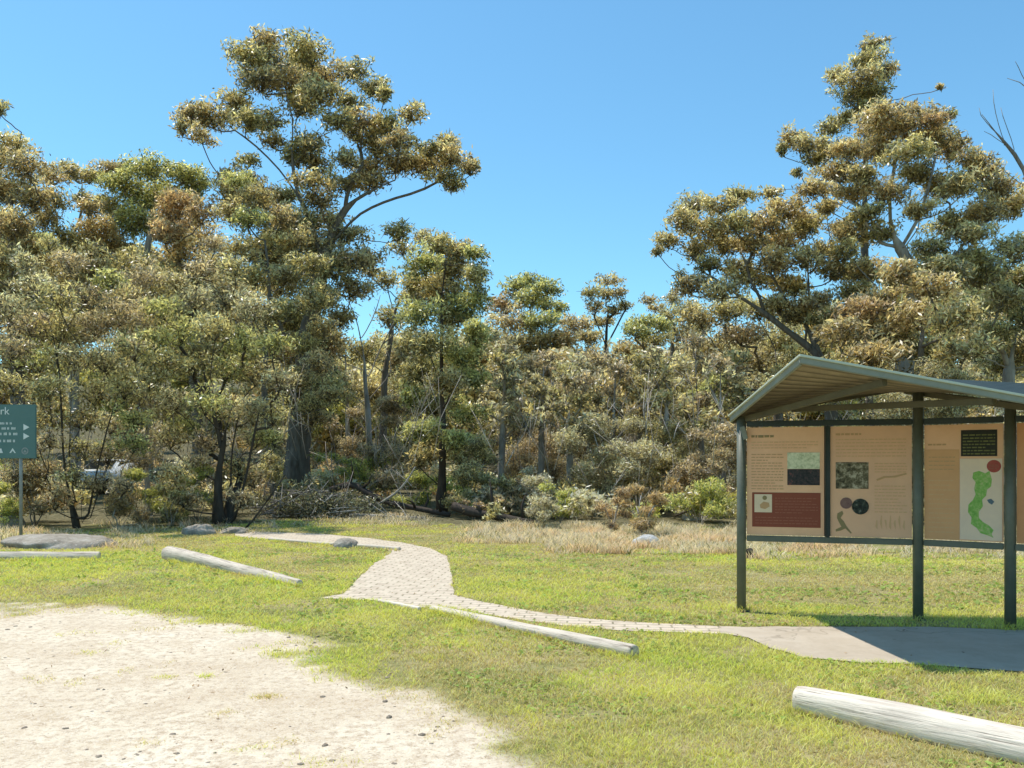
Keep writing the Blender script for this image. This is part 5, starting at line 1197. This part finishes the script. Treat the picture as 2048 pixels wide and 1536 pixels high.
pts = []
for k in range(520):
    px = rg.uniform(-500, 2600); Y = rg.uniform(22.5, 44); x = (px-1024)/F*Y
    if abs(px-225) < 50 and Y < 36: continue
    if 500 < px < 920 and Y < 28: continue
    g = float(gh(x, Y)); r = rg.uniform(.3, .75)*(.7+Y/60); pts.append((np.array([x, Y, g+rg.uniform(.1, .8)*(Y/30)]), r, r*.7, rg.choice(['olive', 'brown', 'dry', 'grey', 'bright', 'pale', 'olive', 'brown'])))
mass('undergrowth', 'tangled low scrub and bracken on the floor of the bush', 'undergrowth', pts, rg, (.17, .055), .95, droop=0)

# fine bare twigs through the thicket
V = []; Q = []; T = []; off = 0
for k in range(850):
    px = rg.uniform(-300, 2400); Y = rg.uniform(22, 44); x = (px-1024)/F*Y; g = float(gh(x, Y))
    if abs(px-225) < 40 and Y < 35: continue
    b = np.array([x, Y, g+rg.uniform(-.1, 2.8)]); d = rg.normal(0, 1, 3)*np.array([.6, .5, 1]); d[2] = abs(d[2])+.55; d /= np.linalg.norm(d); L = rg.uniform(.6, 2.2)
    p = np.array([b, b+d*L*.5+rg.normal(0, .07, 3), b+d*L+rg.normal(0, .16, 3)]); r = rg.uniform(.007, .017)
    off = tube_rings(p, np.array([r, r*.75, r*.35]), 3, V, Q, T, off)
    for j in range(2):
        s = p[1]; d2 = d+rg.normal(0, .5, 3); d2 /= np.linalg.norm(d2); off = tube_rings(np.array([s, s+d2*L*.3, s+d2*L*.55+rg.normal(0, .06, 3)]), np.array([r*.6, r*.45, r*.3]), 3, V, Q, T, off)
o = mesh_np('bare_twigs', np.concatenate(V), [np.concatenate(Q), np.concatenate(T)], M['bark_twig']); tag(o, 'fine bare grey twigs tangled through the thicket', 'twigs', kind='stuff')

# =================================================================== LIGHT, SKY, CAMERA
sun_dir = Vector((.34, -.20, -1)).normalized()      # direction the light travels
el = math.asin(-sun_dir.z); to_sun = -sun_dir
ld = bpy.data.lights.new('sun', 'SUN'); ld.energy = 5.0; ld.angle = math.radians(.5); ld.color = (1, .955, .88)
lo = bpy.data.objects.new('sun', ld); COL.objects.link(lo); lo.rotation_euler = sun_dir.to_track_quat('-Z', 'Y').to_euler(); lo.location = (0, 0, 30)
w = bpy.data.worlds.new('World'); SC.world = w; w.use_nodes = True; nt = w.node_tree; nt.nodes.clear()
sky = nt.nodes.new('ShaderNodeTexSky'); sky.sky_type = 'NISHITA'; sky.sun_disc = False; sky.sun_elevation = el; sky.sun_rotation = math.atan2(to_sun.x, to_sun.y)
sky.altitude = 900; sky.air_density = 1.2; sky.dust_density = .7; sky.ozone_density = 2.0
bgn = nt.nodes.new('ShaderNodeBackground'); bgn.inputs['Strength'].default_value = .15
out = nt.nodes.new('ShaderNodeOutputWorld')
tint = nt.nodes.new('ShaderNodeMix'); tint.data_type = 'RGBA'; tint.blend_type = 'MULTIPLY'; tint.inputs[0].default_value = 1; tint.inputs[7].default_value = (.79, 1.235, 1.28, 1)
nt.links.new(sky.outputs[0], tint.inputs[6]); nt.links.new(tint.outputs[2], bgn.inputs['Color']); nt.links.new(bgn.outputs[0], out.inputs['Surface'])

cd = bpy.data.cameras.new('camera'); cam = bpy.data.objects.new('camera', cd); COL.objects.link(cam)
cd.sensor_width = 36; cd.lens = F/2048*36; cd.shift_y = (HZ-768)/2048; cd.clip_end = 5000; cd.clip_start = .05
cam.location = (0, 0, CAMZ); cam.rotation_euler = (math.pi/2, 0, 0); SC.camera = cam
SC.view_settings.view_transform = 'Standard'; SC.view_settings.look = 'None'; SC.view_settings.exposure = 0; SC.view_settings.gamma = 1
SC.render.engine = 'CYCLES'; SC.cycles.max_bounces = 10; SC.cycles.diffuse_bounces = 8; SC.cycles.transmission_bounces = 8; SC.cycles.glossy_bounces = 2; SC.cycles.transparent_max_bounces = 4
